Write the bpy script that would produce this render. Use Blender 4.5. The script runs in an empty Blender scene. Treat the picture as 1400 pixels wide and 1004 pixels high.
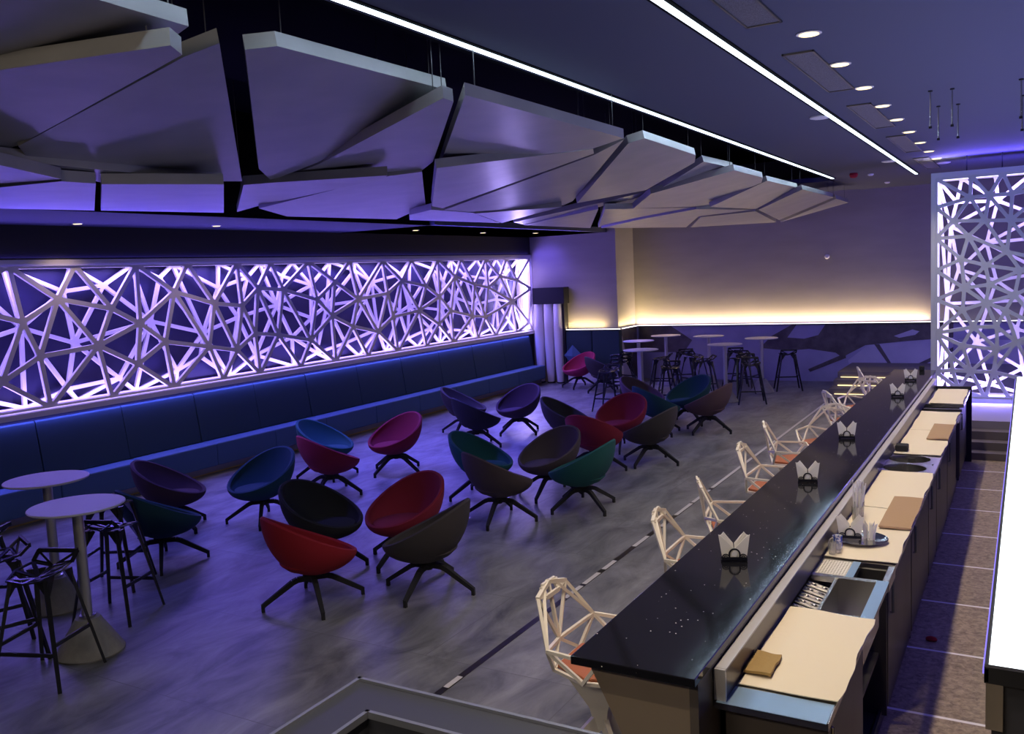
import bpy, bmesh, math, random
from mathutils import Vector, Matrix
D, C = bpy.data, bpy.context
col = C.scene.collection
PI = math.pi
H = 2.6                                   # eye height of the camera
# ---------------------------------------------------------------- camera
FPX, YAW, PITCH, ROLL = 1220.7, -0.52725, 0.10337, -0.04726
cy, sy, cp, sp = math.cos(YAW), math.sin(YAW), math.cos(PITCH), math.sin(PITCH)
fw = Vector((sy*cp, cy*cp, -sp)); rt0 = Vector((cy, -sy, 0)); up0 = rt0.cross(fw)
rt = rt0*math.cos(ROLL)+up0*math.sin(ROLL); up = up0*math.cos(ROLL)-rt0*math.sin(ROLL)
cd = D.cameras.new('camera'); cam = D.objects.new('camera', cd); col.objects.link(cam)
cd.sensor_width = 36; cd.lens = FPX/1400*36; cd.clip_start = .05; cd.clip_end = 100
cam.matrix_world = Matrix(((rt.x, up.x, -fw.x, 0), (rt.y, up.y, -fw.y, 0), (rt.z, up.z, -fw.z, H), (0, 0, 0, 1)))
C.scene.camera = cam
# ---------------------------------------------------------------- view and world
vs = C.scene.view_settings
vs.view_transform = 'Standard'; vs.look = 'None'; vs.gamma = 1; vs.use_curve_mapping = False
vs.exposure = 0.12
W = D.worlds.new('world'); C.scene.world = W; W.use_nodes = True
W.node_tree.nodes['Background'].inputs[0].default_value = (.25, .25, .6, 1)
W.node_tree.nodes['Background'].inputs[1].default_value = .02
# ---------------------------------------------------------------- lamps of the place, and added fill lamps
PURPLE = (.13, .09, 1.0); WARM = (1, .80, .58); COOL = (.55, .76, 1.0)
def area(name, loc, rot, sx, sz, power, colr, spread=PI):
    l = D.lights.new(name, 'AREA'); l.shape = 'RECTANGLE'; l.size = sx; l.size_y = sz
    l.energy = power; l.color = colr; l.spread = spread
    o = D.objects.new(name, l); col.objects.link(o); o.location = loc; o.rotation_euler = rot
    return o
def spot(name, loc, power, colr, angle=1.9, blend=.6, rot=(0, 0, 0), r=.05):
    l = D.lights.new(name, 'SPOT'); l.energy = power; l.color = colr; l.spot_size = angle
    l.spot_blend = blend; l.shadow_soft_size = r
    o = D.objects.new(name, l); col.objects.link(o); o.location = loc; o.rotation_euler = rot
    return o
# LED tubes inside the recess of the long wall screen (top, bottom, far end), shining into the recess
L_PAN = .75
area('led_or_fill_lamp', (-10.47, 11.2, 2.925), (0, 0, 0), .10, 15.2, 300*L_PAN, (.26, .17, 1))
area('led_or_fill_lamp', (-10.47, 11.2, 1.245), (PI, 0, 0), .10, 15.2, 230*L_PAN, (.26, .17, 1))
area('led_or_fill_lamp', (-10.47, 18.74, 2.1), (-PI/2, 0, 0), .10, 1.6, 60*L_PAN, (.45, .35, 1))
# added fill lamp, standing in for purple spill from the LED wall
area('room_fill_lamp', (-10.22, 11.2, 3.09), (0, -math.radians(62), 0), .06, 15, 80, PURPLE)
area('seat_fill_lamp', (-10.243, 11.1, 1.168), (0, -.12, 0), .014, 14.8, 60, (.13, .13, 1))  # added fill under the frame to brighten the seat tops
area('soffit_edge_lamp', (-8.36, 10.5, 3.40), (0, -math.radians(112), 0), .03, 14, 20, PURPLE)
area('led_or_fill_lamp', (-10.30, 11.2, 3.06), (PI, math.radians(12), 0), .06, 15, 14, PURPLE)  # added uplight brightening the soffit, not one of the screen's LEDs
# screen beside the bar
area('led_or_fill_lamp', (-.1, 14.82, 3.62), (0, 0, 0), 2.2, .12, 55, (.40, .27, 1))
area('led_or_fill_lamp', (-.1, 14.82, .50), (PI, 0, 0), 2.2, .12, 45, (.40, .27, 1))
area('led_or_fill_lamp', (-1.19, 14.82, 2.1), (0, -PI/2, 0), 3.0, .12, 45, (.40, .27, 1))
# cove over the end-wall panelling, warm wash with a violet tube in front
area('cove_lamp', (-4.9, 19.735, 1.28), (PI-.12, 0, 0), 6.3, .03, 62, (1, .74, .36))
area('cove_lamp', (-8.9, 18.69, 1.28), (PI-.12, 0, 0), 1.0, .03, 9, (1, .74, .36))
area('cove_lamp', (-8.02, 19.3, 1.28), (PI, .12, 0), .03, .95, 9, (1, .74, .36))
area('cove_lamp', (-4.9, 19.79, 1.27), (PI, 0, 0), 6.3, .02, 14, (.30, .22, 1))
# the two long ceiling tubes
area('tube_lamp', (-2.97, 8.6, 3.985), (0, 0, 0), .05, 15.2, 260, COOL)
area('tube_lamp', (-1.70, 9.0, 3.985), (0, 0, 0), .05, 15.8, 150, COOL)
area('led_or_fill_lamp', (.05, 14.6, 3.80), (PI+.5, 0, 0), 2.4, .05, 50, PURPLE)  # added uplight on the screen top to tint the ceiling purple
area('led_or_fill_lamp', (-.15, 8.3, .965), (0, math.radians(65), 0), .03, 9.0, 9, PURPLE)
area('ceiling_fill_lamp', (.80, 8.3, 1.03), (PI, 0, 0), .04, 9, 105, (.16, .13, 1))  # unseen lamp added to turn the right-hand ceiling blue-violet
area('bar_end_fill_lamp', (-2.0, -1.4, 3.9), (math.radians(52), 0, math.radians(8)), 2.4, .3, 42, (1, .84, .64))  # unseen lamp added behind the camera to light the bar end
spot('wall_fill_lamp', (-9.75, 18.15, 3.40), 22, PURPLE, 1.5, 1, (math.radians(42), 0, 0), .05)  # added spot in place of the long screen's spill on this wall
area('end_wall_fill_lamp', (-.1, 15.1, 3.4), (PI/2, 0, 0), 1.6, .2, 45, PURPLE)  # unseen lamp added behind the tall screen to colour the end wall
area('platform_fill_lamp', (-.1, 14.54, .46), (-math.radians(50), 0, 0), 2.4, .03, 22, (.25, .2, 1))  # added fill that brightens the platform below the screen
# colour-changing fixtures in the soffit void that throw violet on the floor by the banquette
for y, p in ((6.6, 90), (9.2, 230), (11.6, 260), (14.0, 230), (16.6, 110)):
    spot('violet_spot', (-8.2, y, 3.38), p*2.4, (.13, .11, 1), 1.45, .9, (0, -math.radians(14), 0), .12)
# ---------------------------------------------------------------- materials
def mat(name, base, rough=.6, metal=0, emit=None, es=0, noise=None, bump=0, bscale=60, spec=None, coords='Object', trans=0, stretch=None, coat=0):
    m = D.materials.new(name); m.use_nodes = True; nt = m.node_tree; b = nt.nodes['Principled BSDF']
    b.inputs['Base Color'].default_value = (*base, 1); b.inputs['Roughness'].default_value = rough
    b.inputs['Metallic'].default_value = metal
    if spec is not None: b.inputs['Specular IOR Level'].default_value = spec
    if coat: b.inputs['Coat Weight'].default_value = coat; b.inputs['Coat Roughness'].default_value = .08
    if trans: b.inputs['Transmission Weight'].default_value = trans
    if emit: b.inputs['Emission Color'].default_value = (*emit, 1); b.inputs['Emission Strength'].default_value = es
    tc = nt.nodes.new('ShaderNodeTexCoord'); src = tc.outputs[coords]
    if stretch:
        mp = nt.nodes.new('ShaderNodeMapping'); mp.inputs['Scale'].default_value = stretch
        nt.links.new(src, mp.inputs['Vector']); src = mp.outputs[0]
    if noise:
        sc, c2, lo, hi = noise
        n = nt.nodes.new('ShaderNodeTexNoise'); n.inputs['Scale'].default_value = sc; n.inputs['Detail'].default_value = 6
        nt.links.new(src, n.inputs['Vector'])
        r = nt.nodes.new('ShaderNodeValToRGB'); r.color_ramp.elements[0].position = lo; r.color_ramp.elements[1].position = hi
        r.color_ramp.elements[0].color = (*base, 1); r.color_ramp.elements[1].color = (*c2, 1)
        nt.links.new(n.outputs['Fac'], r.inputs['Fac']); nt.links.new(r.outputs['Color'], b.inputs['Base Color'])
    if bump:
        n = nt.nodes.new('ShaderNodeTexNoise'); n.inputs['Scale'].default_value = bscale; n.inputs['Detail'].default_value = 4
        nt.links.new(src, n.inputs['Vector'])
        bm_ = nt.nodes.new('ShaderNodeBump'); bm_.inputs['Strength'].default_value = bump; bm_.inputs['Distance'].default_value = .01
        nt.links.new(n.outputs['Fac'], bm_.inputs['Height']); nt.links.new(bm_.outputs[0], b.inputs['Normal'])
    return m
def tile_mat(name, c1, c2, mortar, w, h, msize, rough=.45, nscale=1.6, stretch=(1, 1, 1), off=(0, 0, 0), brick=True):
    m = D.materials.new(name); m.use_nodes = True; nt = m.node_tree; b = nt.nodes['Principled BSDF']; N = nt.nodes.new
    b.inputs['Roughness'].default_value = rough
    tc = N('ShaderNodeTexCoord')
    mp = N('ShaderNodeMapping'); mp.inputs['Scale'].default_value = stretch; nt.links.new(tc.outputs['Object'], mp.inputs[0])
    n = N('ShaderNodeTexNoise'); n.inputs['Scale'].default_value = nscale; n.inputs['Detail'].default_value = 10; n.inputs['Roughness'].default_value = .65
    n.inputs['Distortion'].default_value = .6
    nt.links.new(mp.outputs[0], n.inputs['Vector'])
    r = N('ShaderNodeValToRGB'); r.color_ramp.elements[0].position = .32; r.color_ramp.elements[1].position = .70
    r.color_ramp.elements[0].color = (*c1, 1); r.color_ramp.elements[1].color = (*c2, 1); nt.links.new(n.outputs['Fac'], r.inputs['Fac'])
    m2 = N('ShaderNodeMapping'); m2.inputs['Location'].default_value = off; nt.links.new(tc.outputs['Object'], m2.inputs[0])
    br = N('ShaderNodeTexBrick'); br.inputs['Scale'].default_value = 1; br.inputs['Brick Width'].default_value = w; br.inputs['Row Height'].default_value = h
    br.inputs['Mortar Size'].default_value = msize; br.inputs['Mortar Smooth'].default_value = .1
    br.inputs['Color1'].default_value = (.86, .86, .86, 1); br.inputs['Color2'].default_value = (1, 1, 1, 1); br.inputs['Mortar'].default_value = (0, 0, 0, 1)
    if not brick: br.offset = 0
    nt.links.new(m2.outputs[0], br.inputs['Vector'])
    mul = N('ShaderNodeMix'); mul.data_type = 'RGBA'; mul.blend_type = 'MULTIPLY'; mul.inputs[0].default_value = 1
    nt.links.new(r.outputs[0], mul.inputs[6]); nt.links.new(br.outputs['Color'], mul.inputs[7])
    mx = N('ShaderNodeMix'); mx.data_type = 'RGBA'; nt.links.new(br.outputs['Fac'], mx.inputs[0])
    nt.links.new(mul.outputs[2], mx.inputs[6]); mx.inputs[7].default_value = (*mortar, 1)
    nt.links.new(mx.outputs[2], b.inputs['Base Color'])
    bp = N('ShaderNodeBump'); bp.inputs['Strength'].default_value = .12; bp.inputs['Distance'].default_value = .01
    nt.links.new(n.outputs['Fac'], bp.inputs['Height']); nt.links.new(bp.outputs[0], b.inputs['Normal'])
    return m
def granite():
    m = D.materials.new('black_granite'); m.use_nodes = True; nt = m.node_tree; b = nt.nodes['Principled BSDF']; N = nt.nodes.new
    b.inputs['Roughness'].default_value = .08; b.inputs['Specular IOR Level'].default_value = .42
    tc = N('ShaderNodeTexCoord'); v = N('ShaderNodeTexVoronoi'); v.inputs['Scale'].default_value = 30; nt.links.new(tc.outputs['Object'], v.inputs['Vector'])
    cmp_ = N('ShaderNodeMath'); cmp_.operation = 'LESS_THAN'; cmp_.inputs[1].default_value = .085; nt.links.new(v.outputs['Distance'], cmp_.inputs[0])
    sep = N('ShaderNodeSeparateColor'); nt.links.new(v.outputs['Color'], sep.inputs[0])
    g = N('ShaderNodeMath'); g.operation = 'GREATER_THAN'; g.inputs[1].default_value = .62; nt.links.new(sep.outputs[0], g.inputs[0])
    mu = N('ShaderNodeMath'); mu.operation = 'MULTIPLY'; nt.links.new(cmp_.outputs[0], mu.inputs[0]); nt.links.new(g.outputs[0], mu.inputs[1])
    mx = N('ShaderNodeMix'); mx.data_type = 'RGBA'; mx.inputs[6].default_value = (.009, .009, .012, 1); mx.inputs[7].default_value = (.95, .9, .8, 1)
    nt.links.new(mu.outputs[0], mx.inputs[0]); nt.links.new(mx.outputs[2], b.inputs['Base Color'])
    return m
M = {}
M['floor'] = tile_mat('stone_floor', (.075, .078, .085), (.33, .335, .345), (.12, .12, .125), 2.4, 1.2, .003, .38, 1.6, (1.9, .8, 1))
M['aisle'] = tile_mat('aisle_tiles', (.12, .09, .06), (.42, .34, .23), (.75, .74, .75), 9.0, .925, .014, .6, 26, (1, 1, 1), (4.0, -.665, 0), False)
M['ceil'] = mat('navy_ceiling', (.064, .07, .12), .8, bump=.05, bscale=8)
M['void'] = mat('black_paint', (.004, .004, .005), .9, spec=.05)
M['darkwall'] = mat('charcoal_wall', (.022, .021, .024), .7)
M['bluewall'] = mat('recess_wall', (.010, .010, .045), .5)
M['wallpaper'] = mat('grey_wallpaper', (.35, .32, .27), .75, noise=(3, (.31, .285, .24), .3, .7), stretch=(.4, .4, 1.5), bump=.1, bscale=120)
M['cloud'] = mat('plaster_panel', (.35, .34, .335), .36, noise=(2.5, (.29, .285, .285), .35, .65), bump=.03, bscale=12)
M['lattice'] = mat('white_lacquer', (.74, .71, .70), .45)
M['lattice_cool'] = mat('grey_lacquer', (.50, .54, .62), .5)
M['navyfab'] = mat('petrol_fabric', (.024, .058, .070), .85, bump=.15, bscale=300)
M['navylit'] = mat('petrol_fabric_lit', (.08, .16, .28), .8, bump=.15, bscale=300)  # lighter, bluer copy of the petrol fabric: blue light painted into it
M['plinth'] = mat('brushed_plinth', (.30, .29, .28), .35, .6)
M['gold'] = mat('gold_trim', (.6, .42, .15), .35, .8)
M['black'] = mat('black_powder_coat', (.014, .014, .016), .35)
M['stoolblack'] = mat('black_cast_metal', (.02, .02, .024), .22, spec=.7)
M['steel'] = mat('stainless_steel', (.58, .57, .56), .25, 1, bump=.02, bscale=40)
M['polesteel'] = mat('brushed_pole', (.70, .68, .66), .32, .8)
M['steel_dark'] = mat('dark_steel', (.16, .155, .155), .38, .9, noise=(2, (.10, .10, .10), .3, .7))
M['bronze'] = mat('bronze_laminate', (.46, .37, .27), .34, .35, noise=(1.5, (.38, .30, .215), .3, .7))
M['endpanel'] = mat('dark_bronze_panel', (.16, .135, .115), .45, .2)
M['concrete'] = mat('concrete', (.34, .32, .29), .8, noise=(20, (.28, .265, .245), .3, .7), bump=.2, bscale=80)
M['tabletop'] = mat('white_table_laminate', (.66, .63, .63), .4)
M['granite'] = granite()
M['reflsteel'] = mat('steel_painted_reflection', (.30, .46, .66), .3, .6)  # blue reflection on plain steel, painted into the base colour
M['darkgloss'] = mat('dark_gloss', (.10, .095, .11), .34, .6)
M['acryl'] = mat('frosted_ledge', (.50, .49, .51), .4, .3)
M['cloth'] = mat('cream_cloth', (.80, .72, .57), .85, bump=.25, bscale=25)
M['tan'] = mat('tan_cloth', (.42, .28, .17), .9, bump=.3, bscale=60)
M['tan2'] = mat('olive_tan_cloth', (.36, .24, .09), .9, bump=.3, bscale=60)
M['shellw'] = mat('cream_cast_aluminium', (.80, .74, .64), .4)
M['leather'] = mat('rust_leather', (.42, .13, .05), .5, bump=.1, bscale=120)
M['napkin'] = mat('white_napkin', (.80, .78, .74), .8)
M['holder'] = mat('dark_holder', (.02, .022, .04), .3, .5)
M['silver'] = mat('silver_tray', (.50, .50, .52), .12, 1)
M['red'] = mat('red_plastic', (.9, .015, .04), .35)
M['bluecup'] = mat('blue_pattern', (.03, .08, .45), .3, noise=(60, (.7, .7, .8), .48, .52))
M['clear'] = mat('clear_plastic', (.92, .92, .9), .08, trans=.85)
M['whiteplastic'] = mat('white_plastic', (.75, .74, .75), .4)
M['grille'] = mat('grille_mesh', (.15, .155, .19), .6, noise=(220, (.05, .05, .07), .45, .55))
M['curtain'] = mat('white_column_skin', (.88, .86, .87), .6)
M['mural_l'] = mat('mural_pale', (.60, .58, .70), .35, noise=(2, (.46, .44, .60), .3, .7))
M['mural_m'] = mat('mural_violet_grey', (.32, .31, .48), .4, noise=(2, (.42, .40, .58), .3, .7))
M['mural_d'] = mat('mural_dark', (.075, .065, .070), .4, noise=(5, (.15, .13, .13), .35, .7))
M['parapet'] = mat('dark_stone', (.055, .058, .075), .45)
M['trim'] = mat('pale_metal_trim', (.30, .32, .38), .4, .5)
M['inlay_d'] = mat('dark_inlay', (.030, .026, .022), .3, .3)
M['inlay_l'] = mat('pale_inlay', (.62, .60, .60), .35)
M['step'] = mat('step_stone', (.17, .15, .145), .5, noise=(3, (.13, .115, .11), .3, .7))
M['platform'] = mat('platform_stone', (.26, .24, .26), .5)
def em(n, c, s): return mat(n, (0, 0, 0), 1, emit=c, es=s)
M['e_tube'] = em('tube_glow', (.72, .86, 1), 3.2)
M['e_warm'] = em('warm_lamp', (1, .78, .36), 2.6)
M['e_step'] = em('warm_step_led', (1, .74, .36), 2.0)
M['e_cove'] = em('cove_led', (.93, .88, 1), 3.0)
M['e_led'] = em('violet_led', (.80, .72, 1), 2.4)
M['e_counter'] = em('lit_counter', (.84, .93, 1), 2.6)
M['e_edge'] = em('violet_edge_light', (.25, .2, 1), 1.2)
M['e_dim'] = em('dim_disc', (.34, .32, .55), 1.0)
FAB = {'crimson': (.24, .012, .035), 'red': (.33, .010, .022), 'teal': (.012, .095, .10), 'petrol': (.012, .060, .085), 'black': (.018, .018, .022),
       'charcoal': (.050, .042, .046), 'taupe': (.080, .058, .064), 'mauve': (.115, .065, .080), 'pink': (.42, .03, .11), 'plum': (.050, .026, .042)}
for k, v in FAB.items(): M[k] = mat(k+'_felt', v, .92, bump=.15, bscale=400)
# ---------------------------------------------------------------- mesh helpers
class MB:
    def __init__(s): s.v = []; s.f = []; s.m = []
    def add(s, vs_, fs, mi=0):
        o = len(s.v); s.v += [tuple(v) for v in vs_]
        for f in fs: s.f.append([i+o for i in f]); s.m.append(mi)
        return s
    def box(s, x0, x1, y0, y1, z0, z1, mi=0):
        return s.add([(x, y, z) for x in (x0, x1) for y in (y0, y1) for z in (z0, z1)],
                     [(0, 1, 3, 2), (4, 6, 7, 5), (0, 4, 5, 1), (2, 3, 7, 6), (0, 2, 6, 4), (1, 5, 7, 3)], mi)
    def strut(s, a, b, w, t=None, w2=None, t2=None, upv=(0, 0, 1), mi=0):
        a, b = Vector(a), Vector(b); t = t or w; w2 = w2 or w; t2 = t2 or t; d = (b-a).normalized()
        u = Vector(upv); x = d.cross(u)
        if x.length < 1e-3: x = d.cross(Vector((1, 0, 0)))
        x.normalize(); z = x.cross(d)
        vs_ = []
        for p, ww, tt in ((a, w, t), (b, w2, t2)):
            for sx_, sz_ in ((-1, -1), (1, -1), (1, 1), (-1, 1)): vs_.append(p+x*sx_*ww/2+z*sz_*tt/2)
        return s.add(vs_, [(0, 1, 2, 3), (7, 6, 5, 4), (0, 4, 5, 1), (1, 5, 6, 2), (2, 6, 7, 3), (3, 7, 4, 0)], mi)
    def prism(s, pts, dvec, mi=0):
        n = len(pts); dv = Vector(dvec); a = [Vector(p) for p in pts]
        return s.add(a+[p+dv for p in a], [tuple(range(n))[::-1], tuple(range(n, 2*n))]+[(i, (i+1) % n, n+(i+1) % n, n+i) for i in range(n)], mi)
    def lathe(s, prof, n=24, c=(0, 0, 0), mi=0, sx_=1, sy_=1):
        vs_ = []; fs = []
        for r, z in prof:
            for i in range(n): vs_.append((c[0]+r*math.cos(2*PI*i/n)*sx_, c[1]+r*math.sin(2*PI*i/n)*sy_, c[2]+z))
        for j in range(len(prof)-1):
            for i in range(n): fs.append((j*n+i, j*n+(i+1) % n, (j+1)*n+(i+1) % n, (j+1)*n+i))
        fs.append(tuple(range(n))[::-1]); fs.append(tuple((len(prof)-1)*n+i for i in range(n)))
        return s.add(vs_, fs, mi)
    def tube(s, pts, r, n=8, mi=0):
        for a, b in zip(pts[:-1], pts[1:]):
            a, b = Vector(a), Vector(b); d = (b-a).normalized(); x = d.orthogonal().normalized(); y = d.cross(x)
            vs_ = [p+(x*math.cos(2*PI*i/n)+y*math.sin(2*PI*i/n))*r for p in (a, b) for i in range(n)]
            s.add(vs_, [(i, (i+1) % n, n+(i+1) % n, n+i) for i in range(n)]+[tuple(range(n))[::-1], tuple(range(n, 2*n))], mi)
        return s
    def build(s, name, m, parent=None, smooth=False, bevel=0, seg=2):
        me = D.meshes.new(name); me.from_pydata(s.v, [], s.f)
        for mm in (m if isinstance(m, (list, tuple)) else [m]): me.materials.append(M[mm])
        for p, i in zip(me.polygons, s.m): p.material_index = i
        bm_ = bmesh.new(); bm_.from_mesh(me); bmesh.ops.recalc_face_normals(bm_, faces=bm_.faces); bm_.to_mesh(me); bm_.free()
        if smooth:
            me.polygons.foreach_set('use_smooth', [True]*len(me.polygons))
            try: me.set_sharp_from_angle(angle=math.radians(38))
            except Exception: pass
        o = D.objects.new(name, me); col.objects.link(o)
        if bevel:
            b = o.modifiers.new('bevel', 'BEVEL'); b.width = bevel; b.segments = seg; b.limit_method = 'ANGLE'
        if parent: o.parent = parent
        return o
def tag(o, label=None, cat=None, group=None):
    if label: o['label'] = label
    if cat: o['category'] = cat
    if group: o['group'] = group
    return o
def struct(o): o['kind'] = 'structure'; return o
def empty(name, loc=(0, 0, 0), rz=0, label=None, cat=None, group=None):
    o = D.objects.new(name, None); col.objects.link(o); o.location = loc; o.rotation_euler = (0, 0, rz); o.empty_display_size = .1
    return tag(o, label, cat, group)
def copy_tree(o, parent=None):
    c = o.copy(); col.objects.link(c)
    if parent: c.parent = parent
    for ch in [x for x in KIDS.get(o.name, [])]: copy_tree(ch, c)
    return c
KIDS = {}
def index_kids():
    KIDS.clear()
    for o in D.objects:
        if o.parent: KIDS.setdefault(o.parent.name, []).append(o)
def recolor(root, names, m):
    for ch in root.children:
        if ch.name.split('.')[0] in names:
            ch.material_slots[0].link = 'OBJECT'; ch.material_slots[0].material = M[m]
random.seed(4)
# ================================================================ SETTING
struct(MB().box(-10.9, 3.2, -2, 20.1, -.1, 0).build('floor', 'floor'))
struct(MB().box(-.72, .9, -.5, 12.62, .0, .012).build('floor', 'aisle'))
struct(MB().box(-3.05, 3.2, -2, 20.1, 4.0, 4.1).build('ceiling', 'ceil'))
struct(MB().box(-10.9, -3.05, -2, 20.1, 4.75, 4.85).build('ceiling', 'void'))
struct(MB().box(-3.09, -3.05, -2, 17.2, 4.0, 4.75).build('trim_1', 'void'))
struct(MB().box(-8.1, -3.05, 17.2, 20.1, 4.02, 4.1).build('trim_2', 'ceil'))
struct(MB().box(-10.9, -8.42, -2, 18.8, 3.45, 3.56).build('ceiling', 'ceil'))
struct(MB().box(-10.9, -8.3, 12, 18.8, 3.45, 3.555).build('trim_3', 'ceil'))
struct(MB().box(-8.44, -8.40, -2, 12, 3.45, 3.62).build('trim_4', 'void'))
# left wall with the recess for the long screen
w = MB(); w.box(-10.9, -10.72, -2, 20.1, 1.17, 3.04, 1); w.box(-10.9, -10.3, -2, 18.86, 0, 1.17, 0); w.box(-10.9, -10.3, -2, 18.86, 3.04, 3.45, 0)
w.box(-10.9, -10.3, -2, 3.4, 1.17, 3.04, 0); w.box(-10.9, -8.44, -2, 20.1, 3.56, 4.75, 2)
struct(w.build('wall_left', ['darkwall', 'bluewall', 'void']))
struct(MB().box(-10.9, -8.1, 18.8, 20.1, 0, 4.02).build('wall_end_left', 'wallpaper'))
struct(MB().box(-8.1, 3.2, 19.85, 20.1, 0, 4.75).build('wall_end', 'wallpaper'))
struct(MB().box(3.1, 3.3, -2, 20.1, 0, 4.1).build('wall_right', 'darkwall'))
struct(MB().box(-10.9, 3.3, -2.2, -2, 0, 4.85).build('wall_back', 'darkwall'))
# wainscot of the end wall with the printed mural
YW = 19.80
wb = MB(); wb.box(-8.1, 3.1, YW, 19.85, 0, 1.235, 0); wb.box(-8.1, -8.04, 18.8, YW, 0, 1.235, 1)
struct(wb.build('wainscot_end', ['mural_m', 'mural_l']))
def wp(pts, mi, b, y=YW-.004): b.add([(x, y, z) for x, z in pts], [tuple(range(len(pts)))], mi)
mu = MB()
wp([(-8.0, .62), (-8.0, 1.23), (-7.2, 1.23), (-6.7, .9), (-6.9, .62)], 1, mu)
wp([(-5.15, .72), (-4.9, .98), (-4.45, 1.23), (-3.6, 1.23), (-3.2, .66), (-3.55, .62), (-4.1, .7), (-4.5, .66)], 1, mu)
wp([(-4.55, .95), (-4.35, 1.23), (-3.75, 1.23), (-3.9, 1.0), (-4.2, .92)], 2, mu, YW-.008)
wp([(-3.75, 1.23), (-1.3, 1.23), (-1.3, .93), (-2.2, .86), (-2.95, .78), (-3.42, .52), (-3.55, .62), (-3.5, .85)], 1, mu, YW-.006)
wp([(-2.9, .78), (-1.3, .93), (-1.3, .0), (-3.2, .0), (-3.3, .46)], 0, mu, YW-.010)
wp([(-2.4, .97), (-2.05, 1.10), (-1.92, 1.06), (-2.0, .99), (-2.3, .93)], 0, mu, YW-.012)
wp([(-4.12, .26), (-3.42, .58), (-3.36, .50), (-4.08, .20)], 1, mu, YW-.012)
wp([(-3.42, .75), (-3.36, .75), (-3.34, .50), (-3.46, .5)], 1, mu, YW-.013)
wp([(-2.78, .80), (-2.68, .80), (-2.45, .40), (-2.52, .40)], 1, mu, YW-.013)
wp([(-1.95, .40), (-1.3, .74), (-1.3, .66), (-1.8, .40)], 1, mu, YW-.013)
wp([(-1.2, .9), (3, .8), (3, 0), (-1.2, 0)], 0, mu, YW-.01)
mo = mu.build('mural', ['mural_l', 'mural_d', 'mural_m'])
tag(mo, 'violet and dark mountain-like mural printed along the end wall below the lit ledge', 'mural')
mr = MB(); mr.add([(-8.035, 18.8, 1.23), (-8.035, 19.75, 1.23), (-8.035, 19.75, .0), (-8.035, 19.2, .3)], [(0, 1, 2, 3)])
tag(mr.build('mural', 'mural_d'), 'dark slanting print on the short return wall beside the blue wall pad', 'mural')
# cove strip
t = empty('led_strip', (-4.9, 19.78, 1.235), label='glowing light strip along the ledge of the grey end wall', cat='light strip')
def rel(b, t_): # shift coordinates to a thing's origin
    L = Vector(t_.location); b.v = [tuple(Vector(v)-L) for v in b.v]; return b
rel(MB().box(-8.08, 3.0, 19.73, 19.80, 1.235, 1.25), t).build('ledge', 'steel_dark', t)
rel(MB().box(-8.02, 3.0, 19.735, 19.757, 1.2505, 1.262), t).build('diffuser', 'e_cove', t)
t = empty('led_strip', (-8.8, 18.75, 1.24), label='short glowing light strip above the blue wall pad', cat='light strip')
rel(MB().box(-9.355, -7.98, 18.64, 18.797, 1.235, 1.25), t).build('ledge', 'steel_dark', t)
rel(MB().box(-9.35, -7.99, 18.645, 18.667, 1.2505, 1.264), t).build('diffuser', 'e_cove', t)
t = empty('led_strip', (-8.0, 19.2, 1.24), label='glowing light strip on the short return wall joining the other two', cat='light strip')
rel(MB().box(-8.037, -7.985, 18.80, 19.725, 1.237, 1.25), t).build('ledge', 'steel_dark', t)
rel(MB().box(-8.012, -7.99, 18.80, 19.725, 1.2505, 1.264), t).build('diffuser', 'e_cove', t)
# raised platform and steps
struct(MB().box(-3.22, -1.28, 18.15, YW-.02, 0, .41).build('platform', 'step'))
struct(MB().box(-1.28, 3.1, 13.0, YW-.02, 0, .41).build('platform', 'platform'))
for k, (y, z) in enumerate(((17.7, .305), (17.25, .20), (16.8, .10))):
    struct(MB().box(-3.22, -1.30, y, y+.45, 0, z).build('step', 'step'))
    struct(MB().box(-1.28, 3.1, 13.0-.2*(k+1), 13.2-.2*(k+1), 0, z).build('step', 'step'))
for k, (y, z) in enumerate(((18.135, .285), (17.685, .185), (17.235, .08))):
    x0 = (-3.16, -3.14, -3.12)[k]
    o = MB().box(x0, -1.5, y-.012, y+.012, z, z+.03).build('step_light', 'e_step')
    tag(o, ('warm light bar under the topmost step at the end wall', 'warm light bar under the middle step at the end wall', 'warm light bar on the lowest step at the end wall')[k], 'light', 'light bars in the steps')
# floor inlay
struct(MB().box(-3.215, -3.165, -1, 17.0, .0005, .003).build('trim_5', 'inlay_d'))
yy = 4.42; inl = MB()
segs = [(4.45, 4.62), (6.15, 6.45), (6.5, 6.8), (6.9, 7.15), (7.6, 7.95), (8.3, 8.42), (8.75, 9.25), (9.3, 9.9), (10.0, 16.8)]
for a, b_ in segs: inl.box(-3.21, -3.17, a, b_, .003, .005)
struct(inl.build('trim_6', 'inlay_l'))
# parapet in the foreground
b = MB(); b.box(-2.19, -2.0, -.6, 2.5, 0, 1.09); b.box(-2.0, -.3, 2.31, 2.5, 0, 1.09)
struct(b.build('parapet', 'parapet'))
b = MB()
for x0, x1, y0, y1 in ((-2.20, -2.185, -.6, 2.51), (-2.20, -.3, 2.495, 2.51), (-2.005, -1.99, -.6, 2.315), (-2.005, -.3, 2.30, 2.315)): b.box(x0, x1, y0, y1, 1.075, 1.10)
struct(b.build('trim_7', 'trim'))
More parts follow.
